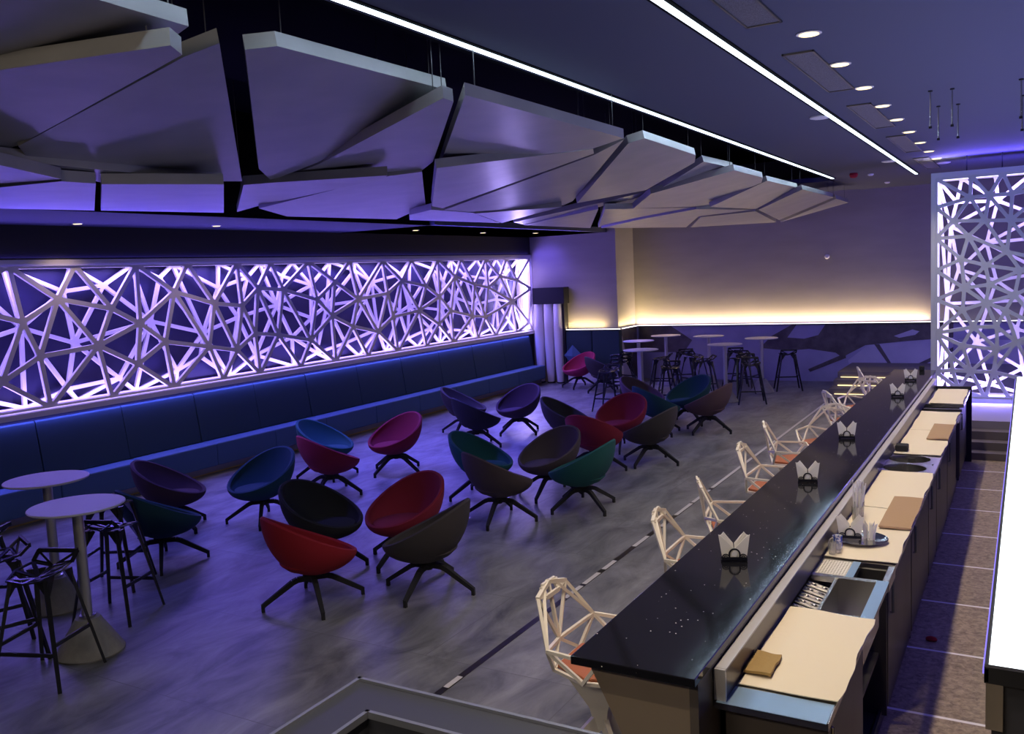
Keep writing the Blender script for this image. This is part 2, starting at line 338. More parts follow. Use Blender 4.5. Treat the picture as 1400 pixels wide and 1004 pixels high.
# ================================================================ LATTICE SCREENS
def delaunay(P):
    n = len(P); pts = list(P)+[(-1000, -900), (1000, -950), (3, 1500)]; T = [(n, n+1, n+2)]
    def circ(t_):
        (ax, ay), (bx, by), (cx, cy_) = [pts[i] for i in t_]; d = 2*(ax*(by-cy_)+bx*(cy_-ay)+cx*(ay-by))
        if abs(d) < 1e-12: return 0, 0, 1e18
        ux = ((ax*ax+ay*ay)*(by-cy_)+(bx*bx+by*by)*(cy_-ay)+(cx*cx+cy_*cy_)*(ay-by))/d
        uy = ((ax*ax+ay*ay)*(cx-bx)+(bx*bx+by*by)*(ax-cx)+(cx*cx+cy_*cy_)*(bx-ax))/d
        return ux, uy, (ux-ax)**2+(uy-ay)**2
    cc = {T[0]: circ(T[0])}
    for i in range(n):
        x, y = pts[i]; bad = [t_ for t_ in T if (x-cc[t_][0])**2+(y-cc[t_][1])**2 < cc[t_][2]]
        ed = {}
        for t_ in bad:
            for a, b_ in ((t_[0], t_[1]), (t_[1], t_[2]), (t_[2], t_[0])):
                k = (min(a, b_), max(a, b_)); ed[k] = ed.get(k, 0)+1
        T = [t_ for t_ in T if t_ not in bad]
        for (a, b_), c in ed.items():
            if c == 1: nt_ = (a, b_, i); T.append(nt_); cc[nt_] = circ(nt_)
    return [t_ for t_ in T if max(t_) < n]
def lattice(P, w_, depth, to3, nrm):
    """triangulated openwork sheet with rounded holes; to3 maps 2D to the front plane, nrm points back"""
    b = MB(); nrm = Vector(nrm)*depth
    for t_ in delaunay(P):
        A = [Vector((*P[i], 0)) for i in t_]
        ar = (A[1]-A[0]).cross(A[2]-A[0]).z/2
        if abs(ar) < 1e-4: continue
        if ar < 0: A = A[::-1]
        L = [(A[(i+1) % 3]-A[(i+2) % 3]).length for i in range(3)]; per = sum(L); r = 2*abs(ar)/per
        I = (A[0]*L[0]+A[1]*L[1]+A[2]*L[2])/per
        if r < w_*.62:
            b.prism([to3(p) for p in A], nrm); continue
        k = (r-w_/2)/r; Hh = [I+(p-I)*k for p in A]
        hole = []
        for i in range(3):
            p, q, s_ = Hh[i], Hh[(i+1) % 3], Hh[(i+2) % 3]
            rr = min(.02, .2*(q-p).length, .2*(s_-p).length)
            hole.append([p+(s_-p).normalized()*rr, p+((s_-p).normalized()+(q-p).normalized())*rr*.30, p+(q-p).normalized()*rr])
        F = []; Bk = []
        def q_(ps): F.append([to3(p) for p in ps])
        for i in range(3):
            h = hole[i]; h2 = hole[(i+1) % 3]
            q_([A[i], h[2], h[1]]); q_([A[i], h[1], h[0]]); q_([A[i], A[(i+1) % 3], h2[0], h[2]])
        for f in F:
            n_ = len(f); b.add(f, [tuple(range(n_))]); b.add([v+nrm for v in f], [tuple(range(n_))[::-1]])
        ring = [to3(p) for h in hole for p in h]; n_ = len(ring)
        b.add(ring+[v+nrm for v in ring], [(i, n_+i, n_+(i+1) % n_, (i+1) % n_) for i in range(n_)])
    return b
LN = [(6.26,2.31),(6.73,2.56),(7.46,2.40),(7.22,1.94),(6.43,1.88),(7.87,2.18),(7.78,1.64),(8.47,2.58),(8.25,1.90),(5.94,1.63),(6.16,2.87),(7.00,2.88),(7.89,2.90),(8.73,2.91),(6.50,1.32),(7.35,1.32),(8.33,1.31),(9.16,2.38),(9.00,1.76),(10.04,2.57),(9.69,2.32),(9.91,1.88),(9.52,1.66),(10.57,2.53),(10.40,1.82),(11.34,2.33),(11.13,1.67),(11.82,2.62),(11.69,2.04),(12.21,1.82),(12.41,2.29),(9.65,2.92),(10.34,2.92),(11.20,2.92),(12.24,2.93),(9.21,1.29),(9.95,1.32),(10.85,1.31),(11.71,1.33),(13.26,2.36),(13.37,1.91),(12.91,1.67),(13.71,2.58),(14.22,1.98),(14.49,2.45),(14.94,2.22),(15.32,1.91),(14.86,1.67),(15.55,2.61),(16.27,2.42),(16.83,2.34),(16.14,1.75),(16.65,1.70),(17.36,2.57),(17.87,1.98),(18.12,2.46),(18.66,2.24),(13.16,2.92),(14.05,2.93),(14.95,2.92),(15.80,2.94),(16.80,2.93),(17.69,2.94),(12.58,1.31),(13.47,1.32),(14.39,1.32),(15.37,1.33),(16.31,1.33),(17.05,1.33),(18.01,1.32),(18.62,1.44)]
RN = [(-0.75,3.39),(-0.51,3.40),(-0.22,3.40),(-0.97,3.07),(-0.56,3.05),(-0.24,3.03),(-0.77,2.84),(-0.28,2.59),(-0.86,2.51),(-0.55,2.41),(-0.11,2.32),(-0.82,2.09),(-0.50,2.13),(-1.18,3.28),(-1.17,2.83),(-1.18,2.36),(-0.74,3.69),(-0.34,3.69),(-0.18,1.97),(-0.54,1.87),(-0.84,1.77),(-0.29,1.76),(-0.70,1.52),(-0.40,1.52),(-1.16,1.93),(-1.15,1.43),(-0.84,1.25),(-0.39,1.19),(-0.15,1.30),(-0.99,1.09),(-0.73,0.87),(-0.44,0.86),(-0.97,0.88),(-0.89,0.60),(-1.15,0.86),(-0.54,0.47),(-0.23,0.48)]
def snap(P, a0, a1, b0, b1, ea=.12, eb=.12):
    out = []
    for u, v in P:
        if abs(v-b0) < eb: v = b0
        if abs(v-b1) < eb: v = b1
        if abs(u-a0) < ea: u = a0
        if abs(u-a1) < ea: u = a1
        out.append((u+random.uniform(-1, 1)*1e-4*(a0 < u < a1), v+random.uniform(-1, 1)*1e-4*(b0 < v < b1)))
    return out
ZB, ZT, YN, YF = 1.25, 2.965, 3.5, 18.78
Pl = snap(LN, YN, YF, ZB, ZT, .14)
Pl += [(YN, ZB), (YN, ZT), (YF, ZB), (YF, ZT), (3.5, 2.1), (4.1, 2.5), (4.3, 1.7), (4.9, 2.2), (5.3, 2.6), (5.4, 1.6), (4.5, ZT), (5.4, ZT), (4.6, ZB), (5.5, ZB)]
TL = empty('lattice_screen', (-10.3, 11.1, 1.17), label='long white openwork screen glowing violet on the left wall above the banquette', cat='wall screen')
def relb(b, name, m, t_, **k): return rel(b, t_).build(name, m, t_, **k)
relb(lattice(Pl, .058, .045, lambda p: Vector((-10.30, p.x, p.y)), (-1, 0, 0)), 'front_lattice', 'lattice', TL)
def jitter_nodes(a0, a1, b0, b1, sa, nb, seed):
    rr = random.Random(seed); out = [(a0, b0), (a0, b1), (a1, b0), (a1, b1)]; na = int((a1-a0)/sa)
    for i in range(na):
        for j in range(nb):
            a = a0+(i+.5+rr.uniform(-.32, .32)+(.25 if j % 2 else -.25))*(a1-a0)/na; z = b0+(j+.5+.5*rr.uniform(-.7, .7))*(b1-b0)/nb
            out.append((min(a1-.1, max(a0+.1, a)), min(b1-.16, max(b0+.16, z))))
        out.append((a0+(i+.5+rr.uniform(-.2, .2))*(a1-a0)/na, b0)); out.append((a0+(i+.5+rr.uniform(-.2, .2))*(a1-a0)/na, b1))
    return out
relb(lattice(jitter_nodes(YN, YF, ZB, ZT, .80, 3, 7), .048, .04, lambda p: Vector((-10.60, p.x, p.y)), (-1, 0, 0)), 'rear_lattice', 'lattice', TL)
b = MB()
b.box(-10.70, -10.27, 3.42, 18.84, 2.965, 3.04); b.box(-10.70, -10.235, 3.42, 18.84, 1.17, 1.235)
b.box(-10.70, -10.27, 18.78, 18.845, 1.235, 2.965); b.box(-10.70, -10.27, 3.42, 3.5, 1.235, 2.965)
relb(b, 'frame', 'lattice', TL)
for x0, x1, y0, y1, z0, z1 in ((-10.53, -10.41, 3.5, 18.78, 2.955, 2.965), (-10.53, -10.41, 3.5, 18.78, 1.235, 1.242), (-10.53, -10.41, 18.77, 18.78, 1.25, 2.95)):
    relb(MB().box(x0, x1, y0, y1, z0, z1), 'led_tape', 'e_led', TL)
# right screen
X0, X1, Z0, Z1 = -1.20, 1.35, .47, 3.70
Pr = snap(RN, X0, X1, Z0, Z1, .07, .09)
Pr += [(X0, Z0), (X0, Z1), (X1, Z0), (X1, Z1)]
for (u, v) in jitter_nodes(.05, X1, Z0, Z1, .42, 7, 3)[4:]: Pr.append((u, v))
TR = empty('lattice_screen', (0.05, 14.6, .41), label='tall double-layered openwork screen glowing violet at the far end of the bar', cat='screen')
relb(lattice(Pr, .050, .06, lambda p: Vector((p.x, 14.60, p.y)), (0, 1, 0)), 'front_lattice', 'lattice_cool', TR)
relb(lattice(jitter_nodes(X0, X1, Z0, Z1, .50, 6, 11), .045, .04, lambda p: Vector((p.x, 15.02, p.y)), (0, 1, 0)), 'rear_lattice', 'lattice', TR)
b = MB()
b.box(-1.26, 1.41, 14.58, 15.07, 3.70, 3.775); b.box(-1.26, 1.41, 14.58, 15.07, .41, .47)
b.box(-1.26, -1.20, 14.58, 15.07, .47, 3.70); b.box(1.35, 1.41, 14.58, 15.07, .47, 3.70)
relb(b, 'frame', 'lattice_cool', TR)
for a in ((-1.2, 1.35, 14.70, 14.95, 3.69, 3.70), (-1.2, 1.35, 14.70, 14.95, .47, .48), (-1.2, -1.19, 14.68, 14.97, .49, 3.68)):
    relb(MB().box(*a), 'led_tape', 'e_led', TR)
for x in (-.80, -.35, .1, .9): relb(MB().tube([(x, 14.7, 3.775), (x, 14.7, 4.0)], .008), 'hanging_rod', 'black', TR)
# ================================================================ BANQUETTE
YB = [3.9, 6.25, 8.6, 10.87, 13.45, 15.95, 18.5]
def banquette(y0, y1, lab):
    g = .006; t_ = empty('banquette', (-10.1, (y0+y1)/2, 0), label=lab, cat='banquette', group='petrol blue banquette sections along the left wall')
    relb(MB().box(-10.29, -9.98, y0, y1, 0, .12), 'plinth', 'plinth', t_)
    relb(MB().box(-10.29, -9.975, y0, y1, .0, .02), 'kick_trim', 'gold', t_)
    for a, c in ((y0, (y0+y1)/2), ((y0+y1)/2, y1)):
        relb(MB().box(-10.24, -9.86, a+g/3, c-g/3, .12, .43), 'seat', 'navylit', t_, bevel=.018)
    b_ = MB()
    for a, c in ((y0+g, (y0+y1)/2-.001), ((y0+y1)/2+.001, y1-g)):
        b_.prism([(-10.16, a, .435), (-10.256, a, 1.11), (-10.27, a, 1.13), (-10.295, a, 1.13), (-10.295, a, .435)], (0, c-a, 0))
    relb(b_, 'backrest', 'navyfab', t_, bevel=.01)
labs = ['banquette section nearest the camera, behind the near high tables', 'banquette section behind the plum and teal chairs at left',
        'banquette section third from the near end, behind the petrol blue chair', 'banquette section behind the pair of teal and crimson chairs',
        'banquette section fifth from the near end, behind two dark chairs', 'last banquette section at the far end beside the white columns']
for i in range(6): banquette(YB[i], YB[i+1], 'petrol blue upholstered '+labs[i])
# white columns, black box, blue pad
for i, (x, y) in enumerate(((-10.06, 18.66), (-9.79, 18.64), (-9.53, 18.62))):
    t = empty('fabric_column', (x, y, 0), label=('leftmost of three tall white bulging columns, half behind the banquette end', 'middle of three tall white bulging columns by the banquette end', 'rightmost of three tall white bulging columns, next to the blue wall pad')[i], cat='column', group='white fabric columns in the far left corner')
    MB().lathe([(.075, .02), (.095, .3), (.114, .9), (.116, 1.3), (.105, 1.8), (.098, 1.865)], 28).build('sleeve', 'curtain', t, smooth=True)
    MB().lathe([(.09, 0), (.09, .03)], 28).build('base', 'black', t)
o = MB().box(-10.13, -9.30, 18.5, 18.78, 1.87, 2.25).build('wall_cabinet', 'black', bevel=.01); tag(o, 'flat black box on the end wall above the three white columns', 'cabinet')
o = MB().box(-9.42, -9.36, 18.6, 18.8, .0, 1.87).build('black_post', 'black'); tag(o, 'slim black post between the white columns and the blue wall pad', 'post')
t = empty('wall_pad', (-8.77, 18.74, 0), label='dark blue upholstered wall pad on a pale plinth under the lit ledge', cat='wall pad')
relb(MB().box(-9.35, -8.0, 18.66, 18.80, 0, .40), 'plinth', 'curtain', t)
for a in ((-9.35, -8.69), (-8.68, -8.0)): relb(MB().box(a[0], a[1], 18.62, 18.79, .41, 1.22), 'pad', 'navyfab', t, bevel=.02)
b = MB(); b.add([(-.18, 0, -.18), (.18, 0, -.18), (.18, 0, .18), (-.18, 0, .18), (0, -.07, 0), (0, .07, 0)], [(0, 1, 4), (1, 2, 4), (2, 3, 4), (3, 0, 4), (1, 0, 5), (2, 1, 5), (3, 2, 5), (0, 3, 5)])
o = b.build('cushion', 'navylit'); o.location = (-9.12, 18.52, .66); o.rotation_euler = (.15, PI/4, 0); tag(o, 'blue cushion standing on its corner behind the pink chair', 'cushion')
# ================================================================ CEILING CLOUD PANELS
def at(px, py, x=None, y=None, z=None):
    d = fw+rt*((px-700)/FPX)+up*((502-py)/FPX)
    k = (z-H)/d.z if z is not None else (x/d.x if x is not None else y/d.y)
    return Vector((0, 0, H))+d*k
CL = [
 [(258,36,3.74),(40,-28,3.74),(-150,-62,3.74),(-150,114,3.62),(-2,93,3.64),(233,54,3.73)],
 [(233,62,3.62),(249,75,3.61),(27,198,3.52),(10,204,3.52),(-150,200,3.54),(-150,116,3.60),(-2,96,3.60)],
 [(300,59,3.80),(331,248,3.47),(281,248,3.46),(41,220,3.47),(25,200,3.50),(251,78,3.76)],
 [(335,68,3.78),(379,63,3.78),(611,123,3.78),(606,131,3.77),(435,222,3.56),(371,247,3.47),(354,231,3.50)],
 [(606,134,3.66),(620,139,3.65),(592,221,3.56),(577,233,3.55),(530,238,3.54),(372,249,3.50),(437,224,3.54)],
 [(333,253,3.44),(372,250,3.45),(530,240,3.45),(523,245,3.44),(352,282,3.42),(324,290,3.42)],
 [(577,235,3.55),(582,282,3.46),(542,300,3.41),(392,296,3.38),(354,285,3.38),(531,241,3.50)],
 [(-100,206,3.45),(40,222,3.44),(305,249,3.43),(140,250,3.42),(110,243,3.43),(-100,213,3.44)],
 [(-100,217,3.37),(0,226,3.36),(84,245,3.36),(-100,262,3.42)],
 [(-100,266,3.37),(84,248,3.36),(131,251,3.35),(129,288,3.41),(-100,283,3.41)],
 [(139,252,3.35),(306,252,3.36),(306,291,3.42),(138,288,3.41)],
 [(636,130,3.66),(853,189,3.66),(811,203,3.62),(601,228,3.60)],
 [(597,230,3.48),(811,204,3.68),(812,210,3.66),(605,285,3.40),(591,282,3.39)],
 [(853,191,3.76),(783,275,3.46),(770,281,3.43),(640,290,3.39),(608,287,3.39),(812,212,3.66)],
 [(859,196,3.76),(881,189,3.78),(951,212,3.78),(950,222,3.74),(883,260,3.56),(789,278,3.42)],
 [(560,294,3.39),(590,287,3.38),(646,291,3.39),(683,305,3.42),(560,301,3.41)],
 [(650,292,3.38),(768,283,3.40),(700,301,3.42),(686,305,3.42)],
 [(702,304,3.40),(784,286,3.46),(885,262,3.62),(879,269,3.58),(820,283,3.48),(716,307,3.40)],
 [(716,308,3.38),(818,286,3.46),(807,312,3.43)],
 [(962,221,3.78),(1003,230,3.78),(897,262,3.56)],
 [(1004,233,3.72),(1043,243,3.74),(1041,250,3.71),(966,282,3.54),(866,285,3.44),(890,265,3.52)],
 [(827,286,3.42),(950,284,3.52),(873,299,3.46),(818,311,3.42)],
 [(1049,247,3.74),(1091,257,3.75),(1033,286,3.50),(971,283,3.48)],
 [(1097,259,3.70),(1140,270,3.71),(1065,301,3.44),(1037,287,3.49)],
 [(1143,272,3.68),(1160,277,3.68),(1067,304,3.43)],
 [(958,297,3.44),(1033,289,3.48),(1061,304,3.42),(944,311,3.40)],
 [(875,300,3.42),(952,286,3.49),(1028,287,3.50),(955,296,3.45),(938,311,3.40),(822,312,3.38)],
]
cl_lab = ['huge pale ceiling panel filling the top left corner', 'violet-lit ceiling panel below the huge top left one', 'big triangular grey ceiling panel second from the left', 'big pentagonal grey ceiling panel with a bright edge at top centre-left',
 'violet-lit sliver ceiling panel under the big pentagonal one', 'bright violet wedge ceiling panel below the pentagonal one, over the dark soffit', 'grey-violet tapering ceiling panel left of the narrow dark gap', 'thin violet ceiling panel under the big triangular one',
 'small violet ceiling panel at the left picture edge, above its neighbour', 'violet rectangular ceiling panel at the left edge just over the soffit', 'violet rectangular ceiling panel right of the dark slot at left', 'large four-sided ceiling panel with a violet bright spot at its lower edge',
 'long thin grey ceiling panel under the large four-sided one', 'dark grey ceiling panel left of the diagonal slot in the middle', 'bright-edged ceiling panel right of the diagonal slot', 'small low violet ceiling panel over the soffit lamps',
 'small violet striped ceiling panel beside the low one', 'narrow curved-looking ceiling strip panel in the middle', 'small triangular ceiling panel glowing warm over the far soffit end', 'slim triangular ceiling panel with blue edge, fourth from the far end along the edge',
 'ceiling panel with warm streaks next to the slim triangular one', 'warm-lit ceiling panel left of the long dark seam at the far end', 'kite-shaped far ceiling panel second along the blue edge from the tip', 'far ceiling panel next to the tip panel',
 'last pointed ceiling panel at the far tip of the row', 'pale yellow lowest ceiling panel in front of the end wall', 'pale yellow ceiling panel left of the lowest one at the end wall']
for pl, lab in zip(CL, cl_lab):
    P3 = [at(px, py, z=z) for px, py, z in pl]
    n = len(P3); c = sum(P3, Vector())/n
    nx = Vector()
    for i in range(n): nx += (P3[i]-c).cross(P3[(i+1) % n]-c)
    nx.normalize()
    if nx.z < 0: nx = -nx
    E0 = Vector((0, 0, H))                                        # slide every corner onto one true plane
    P3 = [E0+(p-E0)*((c-E0).dot(nx)/(p-E0).dot(nx)) for p in P3]
    t = empty('ceiling_panel', c, label=lab, cat='ceiling panel', group='faceted hanging ceiling panels')
    relb(MB().prism(P3, nx*.075), 'panel', 'cloud', t)
    ps = sorted(P3, key=lambda p: -p.x)
    for p in (ps[:2] if max(p_.z for p_ in P3) > 3.5 else ps[-1:]):
        q = p+(c-p)*.12+nx*.075
        relb(MB().tube([q, (q.x, q.y, 4.75 if q.x < -3.09 else 4.0)], .0035, 6), 'suspension_cable', 'steel_dark', t)
# ================================================================ CEILING FITTINGS
for x, y0, y1, lab in ((-2.97, .3, 16.45, 'long white light tube at the edge of the dark ceiling, left of the other'), (-1.70, .3, 17.05, 'long white light tube in the navy ceiling, nearer the downlights')):
    t = empty('tube_light', (x, 8.5, 4.0), label=lab, cat='light')
    relb(MB().box(x-.05, x+.05, y0-.02, y1+.02, 3.992, 3.999), 'housing', 'void', t)
    relb(MB().box(x-.022, x+.022, y0, y1, 3.984, 3.992), 'diffuser', 'e_tube', t)
def downlight(x, y, z, r, lab, grp, power, colr=WARM):
    t = empty('downlight', (x, y, z), label=lab, cat='ceiling light', group=grp)
    MB().lathe([(r, 0), (r*1.25, -.002), (r*1.25, -.006), (r, -.008)], 24).build('ring', 'whiteplastic', t, smooth=True)
    MB().lathe([(r*.96, -.009), (r*.96, -.011)], 24).build('lamp', 'e_warm', t)
    if power: spot('downlight_beam', (x, y, z-.03), power, colr, 2.0, .7)
dls = [1.6, 2.7, 3.8, 4.87, 5.91, 6.97, 8.05, 9.13, 10.15, 11.26, 12.44, 13.58, 14.70]
nm = ['', '', '', '', 'nearest', 'second', 'third', 'fourth', 'fifth', 'sixth', 'seventh', 'eighth', 'farthest']
for i, y in enumerate(dls):
    downlight(-1.2, y, 4.0, .062, (nm[i]+' visible lamp of the row of round downlights above the bar') if nm[i] else 'round downlight above the near bar end, place %s before the nearest visible one' % ('four', 'three', 'two', 'one')[i], 'round downlights above the bar', 75)
for i, (x, y) in enumerate(((-9.86, 6.78), (-9.60, 8.67), (-9.3, 12.85), (-9.37, 15.2), (-9.07, 16.83))):
    downlight(x, y, 3.45, .05, ('first', 'second', 'third', 'fourth', 'fifth')[i]+' from the left of the five small downlights in the soffit over the banquette', 'small downlights in the soffit', 22, (1, .72, .60))
for i, (y, ln) in enumerate(((4.95, 1.1), (7.2, 1.65), (9.75, 1.75), (12.45, 1.9), (15.3, 1.9))):
    t = empty('ceiling_grille', (-1.37, y, 4.0), label=('topmost grille of the navy ceiling, cut by the picture edge', 'second rectangular ceiling grille from the top of the picture', 'middle one of the five rectangular ceiling grilles', 'fourth rectangular ceiling grille from the top of the picture', 'farthest and smallest-looking rectangular ceiling grille')[i], cat='ceiling grille', group='ceiling grilles beside the tube light')
    b = MB(); hw, hl = .105, ln/2
    b.box(-hw, hw, -hl, -hl+.02, -.012, 0); b.box(-hw, hw, hl-.02, hl, -.012, 0); b.box(-hw, -hw+.012, -hl, hl, -.012, 0); b.box(hw-.012, hw, -hl, hl, -.012, 0)
    b.build('frame', 'steel_dark', t); MB().box(-hw+.012, hw-.012, -hl+.02, hl-.02, -.006, 0).build('mesh_panel', 'grille', t)
for i, (x, y, s) in enumerate(((-1.80, 9.35, .10), (-1.80, 14.4, .11), (-1.16, 15.46, .10))):
    o = MB().lathe([(s, 0), (s, -.012), (s*.7, -.02)], 24).build('ceiling_speaker', 'e_dim' if 0 else 'whiteplastic', smooth=True); o.location = (x, y, 4.0)
    tag(o, ('round pale ceiling disc between the two light tubes, nearer one', 'round pale ceiling disc at the far end of the right light tube', 'round pale ceiling disc just before the tall screen')[i], 'ceiling speaker')
o = MB().lathe([(.06, 0), (.07, -.03), (.05, -.07), (.02, -.08)], 16).build('fire_alarm', 'red', smooth=True); o.location = (-2.54, 15.9, 4.0); tag(o, 'small red alarm dome on the far ceiling between the tube ends', 'fire alarm')
for i, (x, y) in enumerate(((-2.34, 16.35), (-2.34, 18.4))):
    o = MB().lathe([(.05, 0), (.05, -.015), (.03, -.03)], 16).build('smoke_detector', 'whiteplastic', smooth=True); o.location = (x, y, 4.0); tag(o, ('small pale detector beside the red alarm dome', 'small pale detector on the ceiling closest to the end wall')[i], 'smoke detector')
o = MB().lathe([(.05, 0), (.05, .04), (.03, .06)], 16).build('wall_sensor', 'whiteplastic', smooth=True); o.location = (-3.71, 19.85, 2.66); o.rotation_euler = (PI/2, 0, 0); tag(o, 'tiny white sensor high on the grey end wall', 'sensor')
for i, (x, y) in enumerate(((-.754, 8.656), (-.587, 8.69), (-.766, 9.596), (-.599, 9.611), (-.075, 8.66), (-.072, 9.56))):
    t = empty('ceiling_rod', (x, y, 4.0), label=('front left', 'front right', 'rear left', 'rear right', 'nearest right-edge', 'farther right-edge')[i]+' short threaded rod hanging from the ceiling above the aisle', cat='rod', group='short rods hanging from the ceiling')
    MB().lathe([(.018, 0), (.018, -.01)], 12).build('plate', 'black', t); MB().tube([(0, 0, -.01), (0, 0, -.30)], .007, 6).build('rod', 'steel', t); MB().lathe([(.013, -.30), (.013, -.32)], 8).build('nut', 'black', t)
# ================================================================ EGG ARMCHAIRS
def shell_grid(sc, dz, rim_t=1.0, nu=40, nv=10, zb=.25):
    rows = []
    for j in range(nv+1):
        t_ = j/nv*rim_t; rf = math.sin(t_*PI/2)**.82; zf = (1-math.cos(t_*PI/2))**1.0*.55+.45*t_**1.3
        rows.append([shell_pt(2*PI*i/nu, rf, zf, sc, dz, zb) for i in range(nu)])
    return rows
def shell_pt(a, rf, zf, sc, dz, zb):
    rimz = .575-.185*math.cos(a)+.012*math.cos(2*a)
    x = .375*math.sin(a)*(1-.03*math.cos(a)); y = .375*math.cos(a)
    return (x*rf*sc, y*rf*sc+(.0)*rf, zb+dz+(rimz-zb-dz)*zf)
def make_armchair():
    t_ = empty('swivel_armchair')
    nu, nv = 40, 12
    outer = shell_grid(1.0, 0, nu=nu, nv=nv); inner = shell_grid(.90, .035, nu=nu, nv=nv)
    rim = [tuple((Vector(outer[-1][i])+Vector(inner[-1][i]))/2+Vector((0, 0, .012))) for i in range(nu)]
    rows = outer[1:]+[rim]+inner[::-1][:-1]
    vs_ = [v for r in rows for v in r]; fs = []
    for j in range(len(rows)-1):
        for i in range(nu): fs.append((j*nu+i, j*nu+(i+1) % nu, (j+1)*nu+(i+1) % nu, (j+1)*nu+i))
    fs.append(tuple(range(nu))[::-1]); fs.append(tuple((len(rows)-1)*nu+i for i in range(nu)))
    b_ = MB().add(vs_, fs); o = b_.build('shell', 'crimson', t_, smooth=True)
    prof = [(.05, .285), (.22, .315), (.275, .365), (.268, .388), (.18, .405), (.03, .411)]
    MB().lathe(prof, 32, (0, .03, 0), sx_=1.0, sy_=1.02).build('seat_cushion', 'crimson', t_, smooth=True)
    MB().lathe([(.075, .238), (.075, .258)], 24).build('mounting_plate', 'black', t_)
    br = empty('star_base'); br.parent = t_
    MB().lathe([(.034, .185), (.034, .24)], 20).build('hub', 'black', br, smooth=True)
    for k in range(4):
        a = k*PI/2; d = Vector((math.cos(a), math.sin(a), 0))
        b_ = MB(); pts = [(0, .222, .038, .042), (.12, .217, .038, .042), (.16, .203, .038, .042), (.385, .062, .028, .034), (.41, .045, .028, .034)]
        for (r0, z0, w0, t0), (r1, z1, w1, t1) in zip(pts[:-1], pts[1:]):
            b_.strut(d*r0+Vector((0, 0, z0)), d*r1+Vector((0, 0, z1)), w0, t0, w1, t1)
        b_.box(d.x*.405-.013, d.x*.405+.013, d.y*.405-.013, d.y*.405+.013, 0, .055)
        b_.build('leg', 'black', br)
    return t_
chairs = [
 ('plum', -8.09, 6.36, 75, (281,733), 'plum'), ('teal_b', -7.17, 5.50, 112, (164,778), 'petrol'), ('petrol_c', -7.34, 6.98, -52, (321,716), 'petrol'),
 ('teal_d', -8.18, 8.97, 62, (415,656), 'teal'), ('crim_e', -7.45, 8.21, 112, (495,677), 'crimson'), ('crim_f', -7.42, 9.51, -52, (512,654), 'crimson'),
 ('black_g', -5.63, 6.06, 55, (505,773), 'black'), ('red_h', -5.04, 5.26, 112, (357,838), 'red'), ('crim_i', -4.98, 6.46, -52, (516,785), 'crimson'), ('char_j', -4.32, 5.88, -112, (553,832), 'charcoal'),
 ('char_k', -8.13, 12.31, 78, (609,605), 'charcoal'), ('char_l', -7.31, 11.40, 112, (683,612), 'black'), ('char_m', -7.24, 12.58, -45, (680,598), 'plum'),
 ('teal_n', -5.56, 8.73, 68, (610,687), 'teal'), ('mauve_o', -4.86, 7.94, 118, (658,734), 'taupe'), ('taupe_p', -4.84, 9.08, -50, (731,690), 'taupe'), ('teal_q', -4.22, 8.67, -112, (745,706), 'teal'),
 ('char_r', -5.86, 11.58, 75, None, 'charcoal'), ('crim_s', -4.89, 10.46, 145, (851,644), 'crimson'), ('crim_t', -5.10, 11.83, -30, (844,629), 'crimson'), ('char_w', -4.36, 11.06, -115, (862,644), 'charcoal'),
 ('mauve_u', -5.64, 14.02, 65, None, 'mauve'), ('teal_v', -5.04, 13.10, 115, (924,600), 'petrol'), ('teal_x', -4.88, 14.15, -50, (920,581), 'petrol'), ('mauve_y', -4.33, 13.48, -112, (943,597), 'mauve'),
 ('pink_z', -8.72, 17.95, -50, (780,530), 'pink'), ('dark_A', -7.92, 17.45, 112, None, 'charcoal')]
lab = {'plum': 'dark plum armchair near the banquette, left rear of the nearest left pair', 'teal_b': 'dark petrol armchair with its back to us beside the near high table', 'petrol_c': 'petrol blue armchair facing left-front, in front of the banquette at left',
 'teal_d': 'dark teal armchair half hidden behind the crimson one near the banquette', 'crim_e': 'crimson armchair seen from behind, in front of the dark teal one', 'crim_f': 'crimson armchair alone facing us beside the banquette',
 'black_g': 'black armchair with open side to us, directly behind the bright red one', 'red_h': 'bright red armchair seen from behind, frontmost of all armchairs', 'crim_i': 'crimson armchair facing left, just behind the front charcoal one', 'char_j': 'charcoal armchair seen from behind at front, right of the bright red one',
 'char_k': 'dark armchair mostly hidden behind a black one by the far banquette', 'char_l': 'black armchair with its back to us in front of the far banquette', 'char_m': 'dark plum armchair facing us alone near the far banquette',
 'teal_n': 'teal armchair behind the brownish one in the middle group', 'mauve_o': 'taupe-brown armchair seen from behind at the front of the middle group', 'taupe_p': 'taupe armchair with visible round seat in the middle group', 'teal_q': 'teal armchair with its back to us and bright rim, middle group',
 'char_r': 'dark armchair seen side-on behind the taupe one', 'crim_s': 'crimson armchair with its rounded back to us, between taupe and teal ones', 'crim_t': 'crimson armchair facing us behind the dark charcoal one', 'char_w': 'charcoal armchair seen from behind, front right of the far group',
 'mauve_u': 'mauve armchair peeking out behind a blue one in the far group', 'teal_v': 'petrol blue armchair seen from behind in the far group', 'teal_x': 'petrol blue armchair with open seat, rear right of the far group', 'mauve_y': 'mauve-brown armchair with its back to us at the right end of the far group',
 'pink_z': 'bright pink armchair in front of the blue wall pad', 'dark_A': 'dark armchair right behind the bright pink one in the corner'}
proto = make_armchair(); index_kids()
for i, (k, x, y, phi, foot, fab) in enumerate(chairs):
    o = proto if i == 0 else copy_tree(proto)
    o.location = (x, y, 0)
    th = math.atan2(-y, -x)+math.radians(phi)-PI/2            # front (+Y local) turned relative to the eye
    o.rotation_euler = (0, 0, th)
    o['label'] = lab[k]; o['category'] = 'armchair'; o['group'] = 'swivel egg armchairs in the lounge'
    C.view_layer.update()
